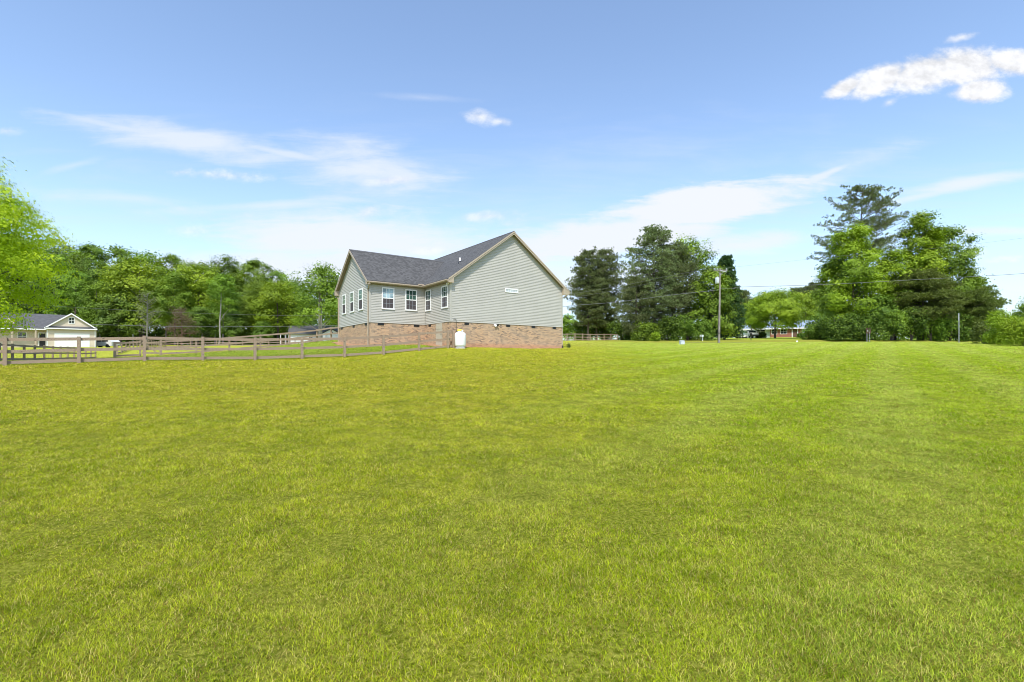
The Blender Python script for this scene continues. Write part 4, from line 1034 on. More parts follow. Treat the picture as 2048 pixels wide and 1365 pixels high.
def shrub(name, loc, label, Rr, H, seed, leaf, n, ls, cat='shrub', group=None):
    root = empty(name, loc, 0, label, cat, group); v, f, ti = shrub_mesh(Rr, H, seed, n, ls)
    link_mesh('foliage', np_mesh('foliage', v, f, ti), MATS[leaf], root)
    mb = MB(); rg = random.Random(seed)
    for k in range(7):
        a = rg.random() * 6.28; q = Rr * .5 * rg.random()
        mb.tube([(math.cos(a) * .08, math.sin(a) * .08, -.1), (math.cos(a) * q * .6, math.sin(a) * q * .6, H * .35), (math.cos(a) * q, math.sin(a) * q, H * .75)], [.05 * H / 3, .035 * H / 3, .01], 5)
    mb.build('stems', MATS['bark_brown'], root)
    return root

# the big spring-green tree at the left edge
tx_, ty_, tz_ = at(-198, 30)
tree('maple_tree', (tx_, ty_, tz_), .3, 'large bright yellow green tree leaning into the left edge', 'tree', 13.4, 7.1, 1.6, 11, 'leaf_spring', 105000, .17, r0=.26, nl=30, lobes=120, up=.5, flat=.55, per_cl=45, cr=.030, crf=.55, rlf=.62)

# far wood on the left: six kinds, then copies of them
protos = []
def P6(*a, **k): protos.append(tree(*a, **k)); return protos[-1]
GW = 'trees of the wood across the field'
kinds = [
    dict(H=22, Rr=6.0, base=5.0, seed=21, leaf='leaf_mid', nleaf=11000, ls=.46, r0=.26, barkm='bark_brown'),
    dict(H=24, Rr=5.6, base=7.0, seed=22, leaf='leaf_deep', nleaf=11000, ls=.46, r0=.25, barkm='bark_pale'),
    dict(H=17, Rr=6.2, base=2.6, seed=23, leaf='leaf_yellow', nleaf=11000, ls=.42, r0=.24, barkm='bark_brown', top_pow=1.0),
    dict(H=20, Rr=5.0, base=4.0, seed=24, leaf='leaf_mid', nleaf=10000, ls=.44, r0=.22, barkm='bark_pale', lobes=20),
    dict(H=12, Rr=4.6, base=1.6, seed=25, leaf='leaf_deep', nleaf=9000, ls=.42, r0=.16, barkm='bark_pale'),
    dict(H=25, Rr=5.2, base=9.0, seed=26, leaf='leaf_mid', nleaf=9000, ls=.46, r0=.26, barkm='bark_brown', lobes=22, flat=.6),
]
# (u, top v, Z, kind, name, label)
fw = [
 (282, 516, 116, 2, 'poplar_tree', 'rounded bright yellow green tree standing out before the dark wood'),
 (192, 560, 114, 3, 'woodland_tree', 'mid green tree just right of the tan house gable'),
 (236, 585, 112, 4, 'woodland_tree', 'low leafy tree between the tan house and the bright rounded tree'),
 (350, 545, 114, 0, 'woodland_tree', 'broad green tree right of the bright rounded tree'),
 (395, 528, 120, 2, 'woodland_tree', 'second yellow green crown in the middle of the wood'),
 (446, 548, 113, 3, 'woodland_tree', 'pointed light green tree above the leaning pale trunk'),
 (404, 612, 106, 4, 'woodland_tree', 'low spreading bright tree at the wood edge behind the brown tree'),
 (472, 622, 108, 4, 'woodland_tree', 'small leafy tree at the wood edge beside the leaning pale trunk'),
 (516, 570, 112, 0, 'woodland_tree', 'wide light green tree right of the middle of the wood'),
 (556, 560, 111, 2, 'woodland_tree', 'feathery light green tree left of the white cottage'),
 (525, 640, 106, 4, 'woodland_tree', 'dark low tree at the wood edge left of the white cottage'),
 (598, 592, 112, 0, 'woodland_tree', 'spreading tree hanging over the white cottage roof'),
 (110, 600, 110, 1, 'woodland_tree', 'dark tree directly behind the tan house roof'),
 (64, 560, 116, 1, 'woodland_tree', 'dark tree showing through the near tree at left'),
 (150, 540, 122, 5, 'woodland_tree', 'tall tree over the tan house gable peak'),
]
rgn = random.Random(5)
first = {}
def place_tree(u, vt, Z, kd, name, label, group=GW):
    x, y, z = at(u, Z); k = kinds[kd]; want = EYE + (722 - vt) * Z / F - z; s = want / k['H']
    if kd not in first:
        first[kd] = tree(name, (x, y, z), rgn.random() * 6, label, 'tree', group=group, **k); o = first[kd]
    else:
        o = copy_tree(first[kd]); o.name = name; o.location = (x, y, z); o.rotation_euler = (0, 0, rgn.random() * 6.28)
        o['label'] = label; o['group'] = group
    o.scale = (s * rgn.uniform(.95, 1.15),) * 2 + (s,)
    return o
for a in fw: place_tree(*a)
top = [(-80, 480), (60, 480), (118, 487), (200, 488), (260, 500), (330, 508), (400, 520), (460, 516), (520, 524), (556, 545), (580, 560), (700, 565)]
def topv(u): return float(np.interp(u, [p[0] for p in top], [p[1] for p in top]))
back_lab = ['skyline tree at the far left end of the wood', 'skyline tree over the tan house roof', 'rounded skyline tree left of the bright rounded tree', 'skyline tree above the bright rounded tree',
            'skyline tree right of the bright rounded tree', 'skyline tree in the middle left of the wood', 'skyline tree in the very middle of the wood', 'open topped skyline tree in the middle of the wood',
            'skyline tree right of the middle of the wood', 'skyline tree before the wood dips to the right', 'lower skyline tree where the wood dips', 'last skyline tree beside the tall airy tree']
us = [-10, 60, 128, 178, 232, 290, 345, 402, 456, 508, 552, 590]
for i, (u, lb) in enumerate(zip(us, back_lab)):
    place_tree(u, topv(u) + rgn.uniform(-3, 5), 150 + rgn.uniform(-6, 6), (5, 0, 1, 5, 3, 0)[i % 6], 'woodland_tree', lb)
for i in range(15):
    u = -20 + i * 45 + rgn.uniform(-10, 10)
    place_tree(u, topv(u) + rgn.uniform(22, 45), 133 + rgn.uniform(-5, 5), (1, 0, 5, 3, 1)[i % 5], 'woodland_tree', 'one of the crowns filling the middle of the far wood', 'crowns filling the middle of the wood')
# tall airy tree left of the house
x, y, z = at(641, 104)
tree('oak_tree', (x, y, z), 1.0, 'tall airy twin stemmed tree left of the green house', 'tree', EYE + (722 - 528) * .104 - z, 5.9, 3.2, 41, 'leaf_mid', 9500, .42, r0=.30, stems=2, nl=18, lobes=30, barkm='bark_pale')
# thin pale trunk, grey bare tree, brown dying tree
x, y, z = at(437, 104); o = empty('sapling_tree', (x, y, z), 0, 'slender tree with a pale leaning bare trunk at wood edge', 'tree')
mb = MB(); mb.tube([(0, 0, -.3), (.35, 0, 1.2), (.25, 0, 4.5), (.5, 0, 8), (.6, 0, 12.5)], [.22, .18, .15, .12, .04], 7); mb.tube([(.3, 0, 5.0), (1.4, 0, 6.6), (2.2, .2, 7.6)], [.06, .04, .015], 5); mb.build('trunk', MATS['bark_pale'], o)
v, f, ti, LB = crown_decid(14.5, 2.6, 8.2, 47, 3000, .38, lobes=12); v[:, 0] += .6; link_mesh('crown', np_mesh('crown', v, f, ti), MATS['leaf_mid'], o)
def bare(name, u, Z, vt, label, seed, barkm, leafm, n, spread, nleaf=1400):
    x, y, z = at(u, Z); H_ = EYE + (722 - vt) * Z / F - z; o = empty(name, (x, y, z), 0, label, 'tree'); rg = random.Random(seed); mb = MB()
    mb.tube([(0, 0, -.3), (.05, 0, H_ * .4), (0, .05, H_ * .97)], [.17, .12, .02], 7); tips = []
    for i in range(n):
        t = .22 + .74 * (i / n); a = rg.random() * 6.28; L_ = spread * (math.sin(PI * (.12 + .8 * t)) ** .8) * rg.uniform(.6, 1.1); zz = H_ * t
        tip = (math.cos(a) * L_, math.sin(a) * L_, zz + L_ * rg.uniform(.2, .9) if 'grey' in label else zz + L_ * rg.uniform(-.2, .15)); tips.append(tip)
        mb.tube([(0, 0, zz), tuple(.5 * c for c in (tip[0], tip[1], zz + tip[2])), tip], [.045, .03, .012], 4)
        for q in range(5):
            s_ = rg.uniform(.3, .95); p_ = (tip[0] * s_, tip[1] * s_, zz + (tip[2] - zz) * s_)
            e_ = (p_[0] + rg.uniform(-.6, .6), p_[1] + rg.uniform(-.6, .6), p_[2] + rg.uniform(0, .7)); mb.tube([p_, e_], [.02, .008], 3, cap=False); tips.append(e_)
    mb.build('trunk', MATS[barkm], o); g = np.random.default_rng(seed); T_ = np.array(tips); C = T_[g.integers(0, len(T_), nleaf)] + g.normal(size=(nleaf, 3)) * .28
    v, f = leaf_quads(C, g.normal(size=(nleaf, 3)) + [0, 0, .5], .22, g); link_mesh('crown', np_mesh('crown', v, f, g.random(nleaf)), MATS[leafm], o)
bare('dying_tree', 294, 104, 584, 'grey half bare tree at the edge of the wood', 3, 'bark_pale', 'leaf_olive', 42, 2.6, 1500)
bare('dying_tree', 363, 101, 618, 'brown dying conifer with bare lower boughs before the wood', 4, 'bark_red', 'leaf_brown', 50, 3.0, 2400)
# undergrowth masses that close the wood
def mass(name, boxes, label, leafm, per, ls, seed, cat='undergrowth'):
    rg = np.random.default_rng(seed); Vs, Fs, Ts, off = [], [], [], 0
    for (u0, u1, Z0, Z1, vt) in boxes:
        n = per; ul_ = u0 + (u1 - u0) * rg.random(n); Zl = Z0 + (Z1 - Z0) * rg.random(n); xs = (ul_ - 1024) * Zl / F; zg = ground(xs, Zl)
        hm = (EYE + (722 - (vt + 10 * np.sin(ul_ * .045) + 7 * np.sin(ul_ * .13 + 1))) * Zl / F) - zg
        C = np.stack([xs, Zl, zg + hm * rg.random(n) ** .8], -1)
        cell = np.stack([np.floor(C[:, 0] / 1.6), np.floor(C[:, 2] / 1.2)], -1); ph = np.sin(cell[:, 0] * 12.9 + cell[:, 1] * 78.2) * 43758.5; ph = ph - np.floor(ph)
        Nn = rg.normal(size=(n, 3)) * .6 + [0, -.4, .6]; v, f = leaf_quads(C, Nn, ls, rg)
        Vs.append(v); Fs.append(f + off); off += len(v); Ts.append(np.clip(ph * .6 + rg.random(n) * .4, 0, 1))
    o = link_mesh(name, np_mesh(name, np.concatenate(Vs), np.concatenate(Fs), np.concatenate(Ts)), MATS[leafm]); return tag(o, label, cat, kind='stuff')
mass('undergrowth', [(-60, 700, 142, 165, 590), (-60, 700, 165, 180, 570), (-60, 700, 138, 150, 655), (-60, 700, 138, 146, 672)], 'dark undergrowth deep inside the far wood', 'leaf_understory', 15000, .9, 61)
mass('distant_woodland', [(1050, 1700, 190, 230, 655), (1470, 1700, 165, 180, 640), (1700, 2300, 150, 180, 650)], 'hazy far woodland showing between the right hand trees', 'leaf_mid', 9000, .9, 62, 'woodland')

# pine cluster between the house and the pole
pine('pine_tree', at(1176, 100), .2, 'left pine of the slim pair right of the house', EYE + (722 - 505) * .100 - at(1176, 100)[2], 4.4, 3.0, 71, whorls=28, brn=6, nt_per=9, prof='round')
pine('pine_tree', at(1213, 103), 1.2, 'right pine of the slim pair right of the house', EYE + (722 - 502) * .103 - at(1213, 103)[2], 4.6, 3.0, 72, whorls=28, brn=6, nt_per=9, prof='round')
pine('pine_tree', at(1193, 101), 2.2, 'shorter middle pine between the slim pair', EYE + (722 - 545) * .101 - at(1193, 101)[2], 4.0, 2.6, 73, whorls=24, brn=6, nt_per=9, prof='round')
pine('pine_tree', at(1308, 88), 2.0, 'largest dense pine left of the power pole', EYE + (722 - 459) * .088 - at(1308, 88)[2], 5.9, 2.0, 74, whorls=36, brn=6, nt_per=9, prof='round')
pine('pine_tree', at(1345, 90), 3.0, 'olive pine merging into the right of the largest pine', EYE + (722 - 492) * .090 - at(1345, 90)[2], 5.2, 1.2, 75, whorls=32, brn=6, nt_per=9, prof='round')
pine('pine_tree', at(1272, 86), 3.0, 'low spreading pine in front of the largest pine', EYE + (722 - 560) * .086 - at(1272, 86)[2], 3.4, .8, 76, whorls=20, brn=6, nt_per=9, prof='round')
x, y, z = at(1378, 92); tree('sweetgum_tree', (x, y, z), 0, 'bright green broadleaf tree rising between pines and pole', 'tree', EYE + (722 - 475) * .092 - z, 5.2, 2.0, 77, 'leaf_mid', 12000, .38, lobes=34)
x, y, z = at(1424, 86); tree('sweetgum_tree', (x, y, z), 0, 'fresh green tree directly behind the power pole', 'tree', EYE + (722 - 530) * .086 - z, 4.0, .6, 78, 'leaf_mid', 13000, .34, lobes=26)
pine('cedar_tree', at(1449, 90), 0, 'dark conical cedar just right of the power pole', EYE + (722 - 515) * .090 - at(1452, 90)[2], 3.9, .3, 79, leaf='needle_dark', whorls=46, brn=9, nt_per=8, pads=5, padr=.34, tl=.40, tw=.12, prof='cone', cat='cedar tree')
shr = [(1166, 103, 640, 2.6, 'dark shrub under the left slim pine', 'leaf_deep'), (1205, 104, 636, 2.8, 'dark shrub under the right slim pine', 'leaf_deep'), (1243, 99, 640, 2.8, 'dark shrub between slim pines and largest pine', 'leaf_understory'),
       (1290, 84, 640, 2.4, 'fresh green shrub at the foot of the largest pine', 'leaf_mid'), (1335, 85, 632, 2.9, 'dark shrub beneath the olive pine', 'leaf_understory'), (1375, 84, 626, 2.8, 'dark green shrub behind the white stand', 'leaf_deep'),
       (1311, 82.5, 666, 1.1, 'small bright shrub before the largest pine', 'leaf_yellow'), (1405, 84, 640, 2.4, 'dark green shrub left of the power pole base', 'leaf_deep')]
for i, (u, Z, vt, rr, lb, lm) in enumerate(shr):
    x, y, z = at(u, Z); shrub('shrub', (x, y, z), lb, rr, EYE + (722 - vt) * Z / F - z, 90 + i, lm, 5200, .30, group='shrubs under the pines')

# right-hand group
pine('pine_tree', at(1716, 93), .4, 'tall open crowned pine above the right hand trees', EYE + (722 - 379) * .093 - at(1716, 93)[2], 8.3, 11.5, 101, whorls=20, brn=6, nt_per=9, tl=.30, tw=.075, per=8, prof='dome', r0=.3, lift=.12, pads=9, padr=.34)
def T2(u, Z, vt, name, label, Rr, base, seed, leaf, n, ls, **kw):
    x, y, z = at(u, Z); return tree(name, (x, y, z), seed, label, 'tree', EYE + (722 - vt) * Z / F - z, Rr, base, seed, leaf, n, ls, **kw)
T2(1706, 86, 449, 'sweetgum_tree', 'pointed yellow green tree before the tall open pine', 4.9, 1.5, 102, 'leaf_yellow', 26000, .36, lobes=40, top_pow=.72, per_cl=36, cr=.07, crf=.6, rlf=.8)
T2(1672, 88, 520, 'sweetgum_tree', 'light green tree on the left flank of the right group', 3.6, 1.2, 103, 'leaf_mid', 14000, .36, lobes=28, top_pow=.8, rlf=.8)
T2(1790, 88, 500, 'sweetgum_tree', 'yellow green crown in the middle of the right group', 4.2, 1.5, 104, 'leaf_yellow', 20000, .36, lobes=32, per_cl=36, cr=.07, crf=.6, rlf=.8)
T2(1838, 88, 426, 'hickory_tree', 'tall yellow green tree with an open top right of the pine', 4.2, 3.0, 105, 'leaf_yellow', 24000, .36, lobes=38, top_pow=.75, per_cl=36, cr=.07, crf=.6, rlf=.8)
T2(1893, 90, 458, 'hickory_tree', 'tall mid green tree with feathery right edge', 5.4, 2.5, 106, 'leaf_mid', 26000, .36, lobes=40, top_pow=.72, flat=.55, per_cl=36, cr=.07, crf=.6, rlf=.8)
T2(1945, 92, 555, 'hickory_tree', 'lower green tree at the right end of the group', 3.6, 1.5, 107, 'leaf_mid', 12000, .36, lobes=26, rlf=.8)
T2(1750, 84, 590, 'holly_tree', 'dark green lower tree left of the two post sign', 3.8, .6, 108, 'leaf_deep', 9000, .32, lobes=24)
pine('hemlock_tree', at(1846, 84), 0, 'brownish layered evergreen with drooping tiers in the right group', EYE + (722 - 545) * .084 - at(1846, 84)[2], 5.6, 2.8, 109, leaf='leaf_olive', whorls=17, brn=7, nt_per=12, pads=10, padr=.42, tl=.36, tw=.10, droop=.12, prof='tier', barkm='bark_brown', cat='evergreen tree')
pine('hemlock_tree', at(1925, 85), 0, 'olive layered evergreen reaching out over the right shrubs', EYE + (722 - 590) * .085 - at(1925, 85)[2], 5.6, 1.6, 110, leaf='leaf_olive', whorls=14, brn=7, nt_per=12, pads=10, padr=.42, tl=.36, tw=.10, droop=.08, prof='tier', barkm='bark_brown', cat='evergreen tree')
under = [(1636, 86, 630, 2.9, 'leaf_deep', 'dark shrub at the left foot of the right group'), (1672, 82.5, 622, 3.0, 'leaf_understory', 'dark shrub beside the brick ranch house'), (1708, 82.5, 620, 3.1, 'leaf_understory', 'dark shrub left of the two post sign'),
         (1745, 83, 615, 3.1, 'leaf_deep', 'dense shrub behind the two post sign'), (1783, 82.5, 618, 3.1, 'leaf_mid', 'fresh green shrub right of the two post sign'), (1822, 82.5, 616, 3.1, 'leaf_understory', 'dark shrub left of the layered evergreen trunk'),
         (1862, 82.5, 618, 3.1, 'leaf_mid', 'green shrub right of the layered evergreen trunk'), (1900, 83, 622, 3.1, 'leaf_understory', 'dark shrub left of the thin signpost'), (1940, 84, 625, 3.0, 'leaf_deep', 'dark shrub behind the pale end bush')]
for i, (u, Z, vt, rr, lm, lb) in enumerate(under):
    x, y, z = at(u, Z); shrub('shrub', (x, y, z), lb, rr, EYE + (722 - vt) * Z / F - z, 120 + i, lm, 6500, .30, group='shrubs under the right hand trees')
# bushes at the right edge
def S2(u, Z, vt, rr, lb, lm, seed, n=9000, ls=.16):
    x, y, z = at(u, Z); shrub('wax_myrtle_bush', (x, y, z), lb, rr, EYE + (722 - vt) * Z / F - z, seed, lm, n, ls, cat='bush', group='bushes at the right edge')
S2(1968, 60, 636, 1.25, 'pale thin bush at the left end of the edge bushes', 'leaf_olive', 141, 5000)
S2(2004, 55, 618, 1.75, 'tallest yellow green bush at the right edge', 'leaf_yellow', 142, 14000)
S2(2046, 50, 628, 1.9, 'front yellow green bush cut by the right edge', 'leaf_yellow', 143, 14000)
S2(2110, 52, 600, 2.4, 'bush beyond the right edge of the lawn', 'leaf_yellow', 144, 9000)
x, y, z = at(2062, 120); tree('distant_tree', (x, y, z), 0, 'small far tree behind the bushes at right edge', 'tree', 11, 4, 2, 151, 'leaf_mid', 4000, .5)
x, y, z = at(1136, 150); tree('distant_tree', (x, y, z), 0, 'small far tree beside the green house corner', 'tree', 8.2, 3.4, 1, 152, 'leaf_mid', 3500, .5)
# garden of the brick ranch house
T2(1550, 108, 580, 'maple_tree', 'round bright tree shading the brick ranch house', 6.0, 2.3, 161, 'leaf_yellow', 19000, .36, lobes=32, r0=.2)
T2(1503, 118, 602, 'maple_tree', 'light green tree behind the white pickup', 3.6, 2.0, 162, 'leaf_yellow', 6000, .40)
T2(1612, 132, 585, 'maple_tree', 'yellow green tree behind the ranch house roof', 4.4, 3, 163, 'leaf_yellow', 7000, .42)
pine('pine_tree', at(1482, 160), 0, 'far pine right of the conical cedar', EYE + (722 - 584) * .16 - at(1482, 160)[2], 3.2, 6, 164, whorls=16, nt_per=5, padr=.5, tl=.7, tw=.15)
pine('pine_tree', at(1512, 165), 0, 'far pine left of the round bright tree', EYE + (722 - 600) * .165 - at(1512, 165)[2], 3.6, 5, 165, whorls=16, nt_per=5, padr=.5, tl=.7, tw=.15)
pine('pine_tree', at(1598, 160), 0, 'far pine peeping over the round bright tree', EYE + (722 - 580) * .16 - at(1598, 160)[2], 3.6, 6, 166, whorls=16, nt_per=5, padr=.5, tl=.7, tw=.15)
pine('pine_tree', at(1630, 150), 0, 'far pine above the ranch house chimney end', EYE + (722 - 570) * .15 - at(1630, 150)[2], 4.2, 6, 167, whorls=18, nt_per=9, tl=.7, tw=.15)
x, y, z = at(1522, 112); shrub('shrub', (x, y, z), 'rounded dark shrub beside the white pickup', 1.3, 1.4, 171, 'leaf_understory', 2500, .25)
x, y, z = at(1603, 118); shrub('shrub', (x, y, z), 'small dark shrub under the ranch house window', 1.0, 1.1, 172, 'leaf_understory', 1800, .25)
x, y, z = H2W(A5 + .62, -.15) + (0,); z = gz(x, y)
shrub('shrub', (x, y, z), 'tiny young plant by the downspout foot', .24, .48, 173, 'leaf_olive', 500, .07)

# ------------------------------------------------------------------ neighbouring houses
def gable_roof(mb, x0, x1, y0, y1, z, rise, ov, axis, th=.18):
    """simple pitched roof; axis 'x' = ridge along x"""
    if axis == 'x':
        ym = (y0 + y1) / 2; f_ = lambda p, t: (x0 - ov + t * (x1 - x0 + 2 * ov), p[0], p[1])
        k = rise / ((y1 - y0) / 2); a, b = y0 - ov, y1 + ov; ze = z - ov * k
        poly = [(a, ze), (ym, z + rise), (b, ze), (b, ze + th), (ym, z + rise + th), (a, ze + th)]
    else:
        xm = (x0 + x1) / 2; f_ = lambda p, t: (p[0], y0 - ov + t * (y1 - y0 + 2 * ov), p[1])
        k = rise / ((x1 - x0) / 2); a, b = x0 - ov, x1 + ov; ze = z - ov * k
        poly = [(a, ze), (xm if axis == 'x' else xm, z + rise), (b, ze), (b, ze + th), (xm, z + rise + th), (a, ze + th)]
    A = [f_(p, 0) for p in poly]; B = [f_(p, 1) for p in poly]
    for i, j, k_, l_ in ((0, 1, 4, 5), (1, 2, 3, 4)):
        mb.face([A[i], A[j], A[k_], A[l_]][::-1]); mb.face([B[i], B[j], B[k_], B[l_]])
    for i in range(6): mb.face([A[i], A[(i + 1) % 6], B[(i + 1) % 6], B[i]])
    return mb
def small_window(root, x0, x1, y, z0, z1, gm_='glass_dark', gr_=(2, 2), nrm=-1):
    fr = MB(); t = .09
    for q in ((x0 - t, x1 + t, z1, z1 + t), (x0 - t, x1 + t, z0 - t, z0), (x0 - t, x0, z0, z1), (x1, x1 + t, z0, z1)):
        fr.box(q[0], q[1], y - .05, y - .001, q[2], q[3])
    for i in range(1, gr_[0]): xx = x0 + (x1 - x0) * i / gr_[0]; fr.box(xx - .02, xx + .02, y - .04, y - .022, z0, z1)
    for j in range(1, gr_[1]): zz = z0 + (z1 - z0) * j / gr_[1]; fr.box(x0, x1, y - .045, y - .041, zz - .02, zz + .02)
    w_ = fr.build('window', MATS['trim_white'], root); p_ = MB(); p_.box(x0, x1, y - .02, y - .001, z0, z1); p_.build('pane', MATS[gm_], w_)
# tan house
x, y, z = at(144, 80); th = empty('tan_house', (x, y, z), R(38), 'tan house with white trimmed gable and dark roof across the fence', 'house')
th.scale = (.80, .9, 1)
sb = MB(); siding(sb, (-3.7, 0), (1, 0), (0, -1), lambda zz: (0, 7.3), -.5, 3.0, .18)
siding(sb, (-3.7, -.02), (1, 0), (0, -1), lambda zz: (max(0, (zz - 3.3) / .60), 7.3 - max(0, (zz - 3.3) / .60)), 3.25, 5.38, .18)
sb.box(-3.7, 3.6, .02, 8, -.5, 3.2); sb.box(3.58, 3.6, .0, 8, -.5, 3.2)
sb.prism([(-3.7, 3.2), (3.6, 3.2), (-.05, 5.35)], lambda p, t: (p[0], .03 + t * 7.9, p[1]))
sb.box(-17, -3.72, 2.2, 9.5, -.5, 2.95)
sb.build('wall', MATS['siding_tan'], th)
rfm = MB(); gable_roof(rfm, -3.7, 3.6, 0, 8.2, 3.12, 2.2, .32, 'y', .14)
gable_roof(rfm, -17, -1.0, 1.2, 9.8, 3.0, 2.35, .3, 'x', .14); rfm.box(-3.9, 3.8, -.42, -.05, 3.06, 3.14)
rfm.hexa([(-3.9, -.45, 3.02), (3.8, -.45, 3.02), (3.8, -.05, 3.2), (-3.9, -.05, 3.2), (-3.9, -.45, 3.08), (3.8, -.45, 3.08), (3.8, -.05, 3.34), (-3.9, -.05, 3.34)])
rfm.build('roof', MATS['roof_far'], th)
tr_ = MB()
for s in (-1, 1):
    xm = -.05; xe = 3.97 * s + xm; tr_.hexa([(xe, -.40, 2.86), (xm, -.40, 5.26), (xm, -.33, 5.26), (xe, -.33, 2.86), (xe, -.40, 3.08), (xm, -.40, 5.48), (xm, -.33, 5.48), (xe, -.33, 3.08)])
tr_.box(-3.95, 3.85, -.50, -.46, 2.86, 3.02); tr_.box(-17.3, -3.75, .86, .90, 2.70, 2.88)
for xx in (-3.72, 3.48): tr_.box(xx, xx + .14, -.05, -.0, -.3, 2.86)
tr_.build('trim', MATS['trim_white'], th)
gd = MB(); gd.box(-2.4, 2.5, -.05, -.01, -.4, 2.05); 
for k in range(1, 4): gd.box(-2.4, 2.5, -.062, -.052, -.4 + k * .62, -.37 + k * .62)
gd.box(-2.6, -2.4, -.06, -.01, -.4, 2.25); gd.box(2.5, 2.7, -.06, -.01, -.4, 2.25); gd.box(-2.4, 2.5, -.06, -.01, 2.05, 2.25)
gd.build('garage_door', MATS['trim_white'], th)
small_window(th, -.42, .30, -.03, 3.85, 4.75, 'glass_dark', (2, 2))
small_window(th, -8.0, -6.9, 2.2, 1.0, 2.3, 'glass_dark', (2, 2)); small_window(th, -12.6, -11.5, 2.2, 1.0, 2.3, 'glass_dark', (2, 2))
dm = MB(); dm.box(-5.0, -4.1, 2.14, 2.19, .1, 2.2); dm.build('front_door', MATS['black_plastic'], th)
fr = MB(); fr.box(-5.15, -5.0, 2.1, 2.19, .1, 2.35); fr.box(-4.1, -3.95, 2.1, 2.19, .1, 2.35); fr.box(-5.0, -4.1, 2.1, 2.19, 2.2, 2.35); fr.build('door_frame', MATS['trim_white'], th)
for xx in (-5.4, -8.7, -12): MB().box(xx - .13, xx + .13, .92, 1.18, -.4, 2.72).build('porch_column', MATS['trim_beige'], th)
dmr = MB(); dmr.prism([(-10.2, 3.6), (-8.4, 3.6), (-9.3, 4.5)], lambda p, t: (p[0], 1.6 + t * 2.4, p[1])); dmr.build('dormer', MATS['siding_tan'], th)
# white cottage
x, y, z = at(632, 108); wh = empty('white_cottage', (x, y, z), R(20), 'low white cottage with grey roof behind the climbing fence', 'house')
sb = MB(); sb.box(-5.2, 5.0, 0, 7, -1, 2.3); sb.prism([(0, 2.3), (7, 2.3), (3.5, 4.0)], lambda p, t: (-5.2 + t * 10.2, p[0], p[1])); sb.build('wall', MATS['siding_white'], wh)
rfm = MB(); gable_roof(rfm, -5.2, 5.0, 0, 7, 2.36, 1.75, .35, 'x', .14); gable_roof(rfm, 1.0, 5.2, -2.2, 3.0, 2.3, 1.1, .25, 'y', .12); rfm.build('roof', MATS['roof_far'], wh)
sb = MB(); sb.box(1.0, 5.2, -2.2, -.01, -1, 2.2); sb.prism([(1.02, 2.2), (5.18, 2.2), (3.1, 3.32)], lambda p, t: (p[0], -2.19 + t * 2.1, p[1])); sb.build('front_wing', MATS['siding_white'], wh)
small_window(wh, 2.9, 3.5, -2.2, 2.25, 2.75, 'glass_dark', (2, 1)); small_window(wh, -1.4, -.7, 0, .9, 1.7); small_window(wh, -3.8, -3.1, 0, .9, 1.7); small_window(wh, 2.4, 3.1, -2.2, .6, 1.3)
ps = MB()
for xx in (-7.0, -6.1, -5.4): ps.box(xx - .06, xx + .06, .3, .42, -.8, 2.2)
ps.box(-7.2, -5.2, .2, 5, 2.2, 2.35); ps.build('porch', MATS['siding_white'], wh)
# brick ranch house
x, y, z = at(1588, 124); rh = empty('brick_ranch_house', (x, y, z), R(-22), 'red brick ranch house with pale roof behind a round tree', 'house')
mb = MB()
def rb(x0, x1, y0, y1, z0, z1):
    for q, L in ((((x0, y0), (x1, y0)), x1 - x0), (((x1, y0), (x1, y1)), y1 - y0), (((x1, y1), (x0, y1)), x1 - x0), (((x0, y1), (x0, y0)), y1 - y0)):
        (a, b_), (c_, d_) = q; mb.face([(a, b_, z0), (c_, d_, z0), (c_, d_, z1), (a, b_, z1)], [(0, 0), (L, 0), (L, z1 - z0), (0, z1 - z0)])
rb(-5.2, 9.5, 0, 8, -1, 2.5); mb.build('wall', MATS['red_brick'], rh)
mb = MB(); mb.box(-11.2, -5.22, .5, 8, -1, 2.4); mb.build('side_porch', MATS['porch_grey'], rh)
mb = MB(); gable_roof(mb, -11, 9.5, 0, 8, 2.5, 1.75, .6, 'x', .14); mb.build('roof', MATS['roof_light'], rh)
mb = MB(); mb.box(-11.6, 10.1, -.66, -.60, 2.05, 2.32); mb.build('fascia', MATS['trim_white'], rh)
mb = MB(); mb.box(-.3, .7, -.06, -.01, -.3, 2.05); dq = mb.build('door', MATS['rust_brown'], rh)
mb = MB(); mb.box(-.5, -.3, -.08, -.0, -.4, 2.2); mb.box(.7, .9, -.08, -.0, -.4, 2.2); mb.box(-.3, .7, -.08, -.0, 2.05, 2.2); mb.box(-.3, .7, -.08, -.0, -.5, -.3); mb.build('door_frame', MATS['trim_white'], rh)
small_window(rh, -2.9, -1.6, 0, .9, 2.0); small_window(rh, 2.6, 4.2, 0, 1.0, 2.0); small_window(rh, -4.9, -3.8, 0, .9, 2.0)
mb = MB(); mb.box(1.7, 2.4, -.04, -.0, .9, 2.05); mb.build('shutter', MATS['porch_grey'], rh)
small_window(rh, -10.6, -9.0, .5, 1.1, 2.1, 'glass_dark'); small_window(rh, -8.4, -6.4, .5, 1.1, 2.1, 'glass_dark')

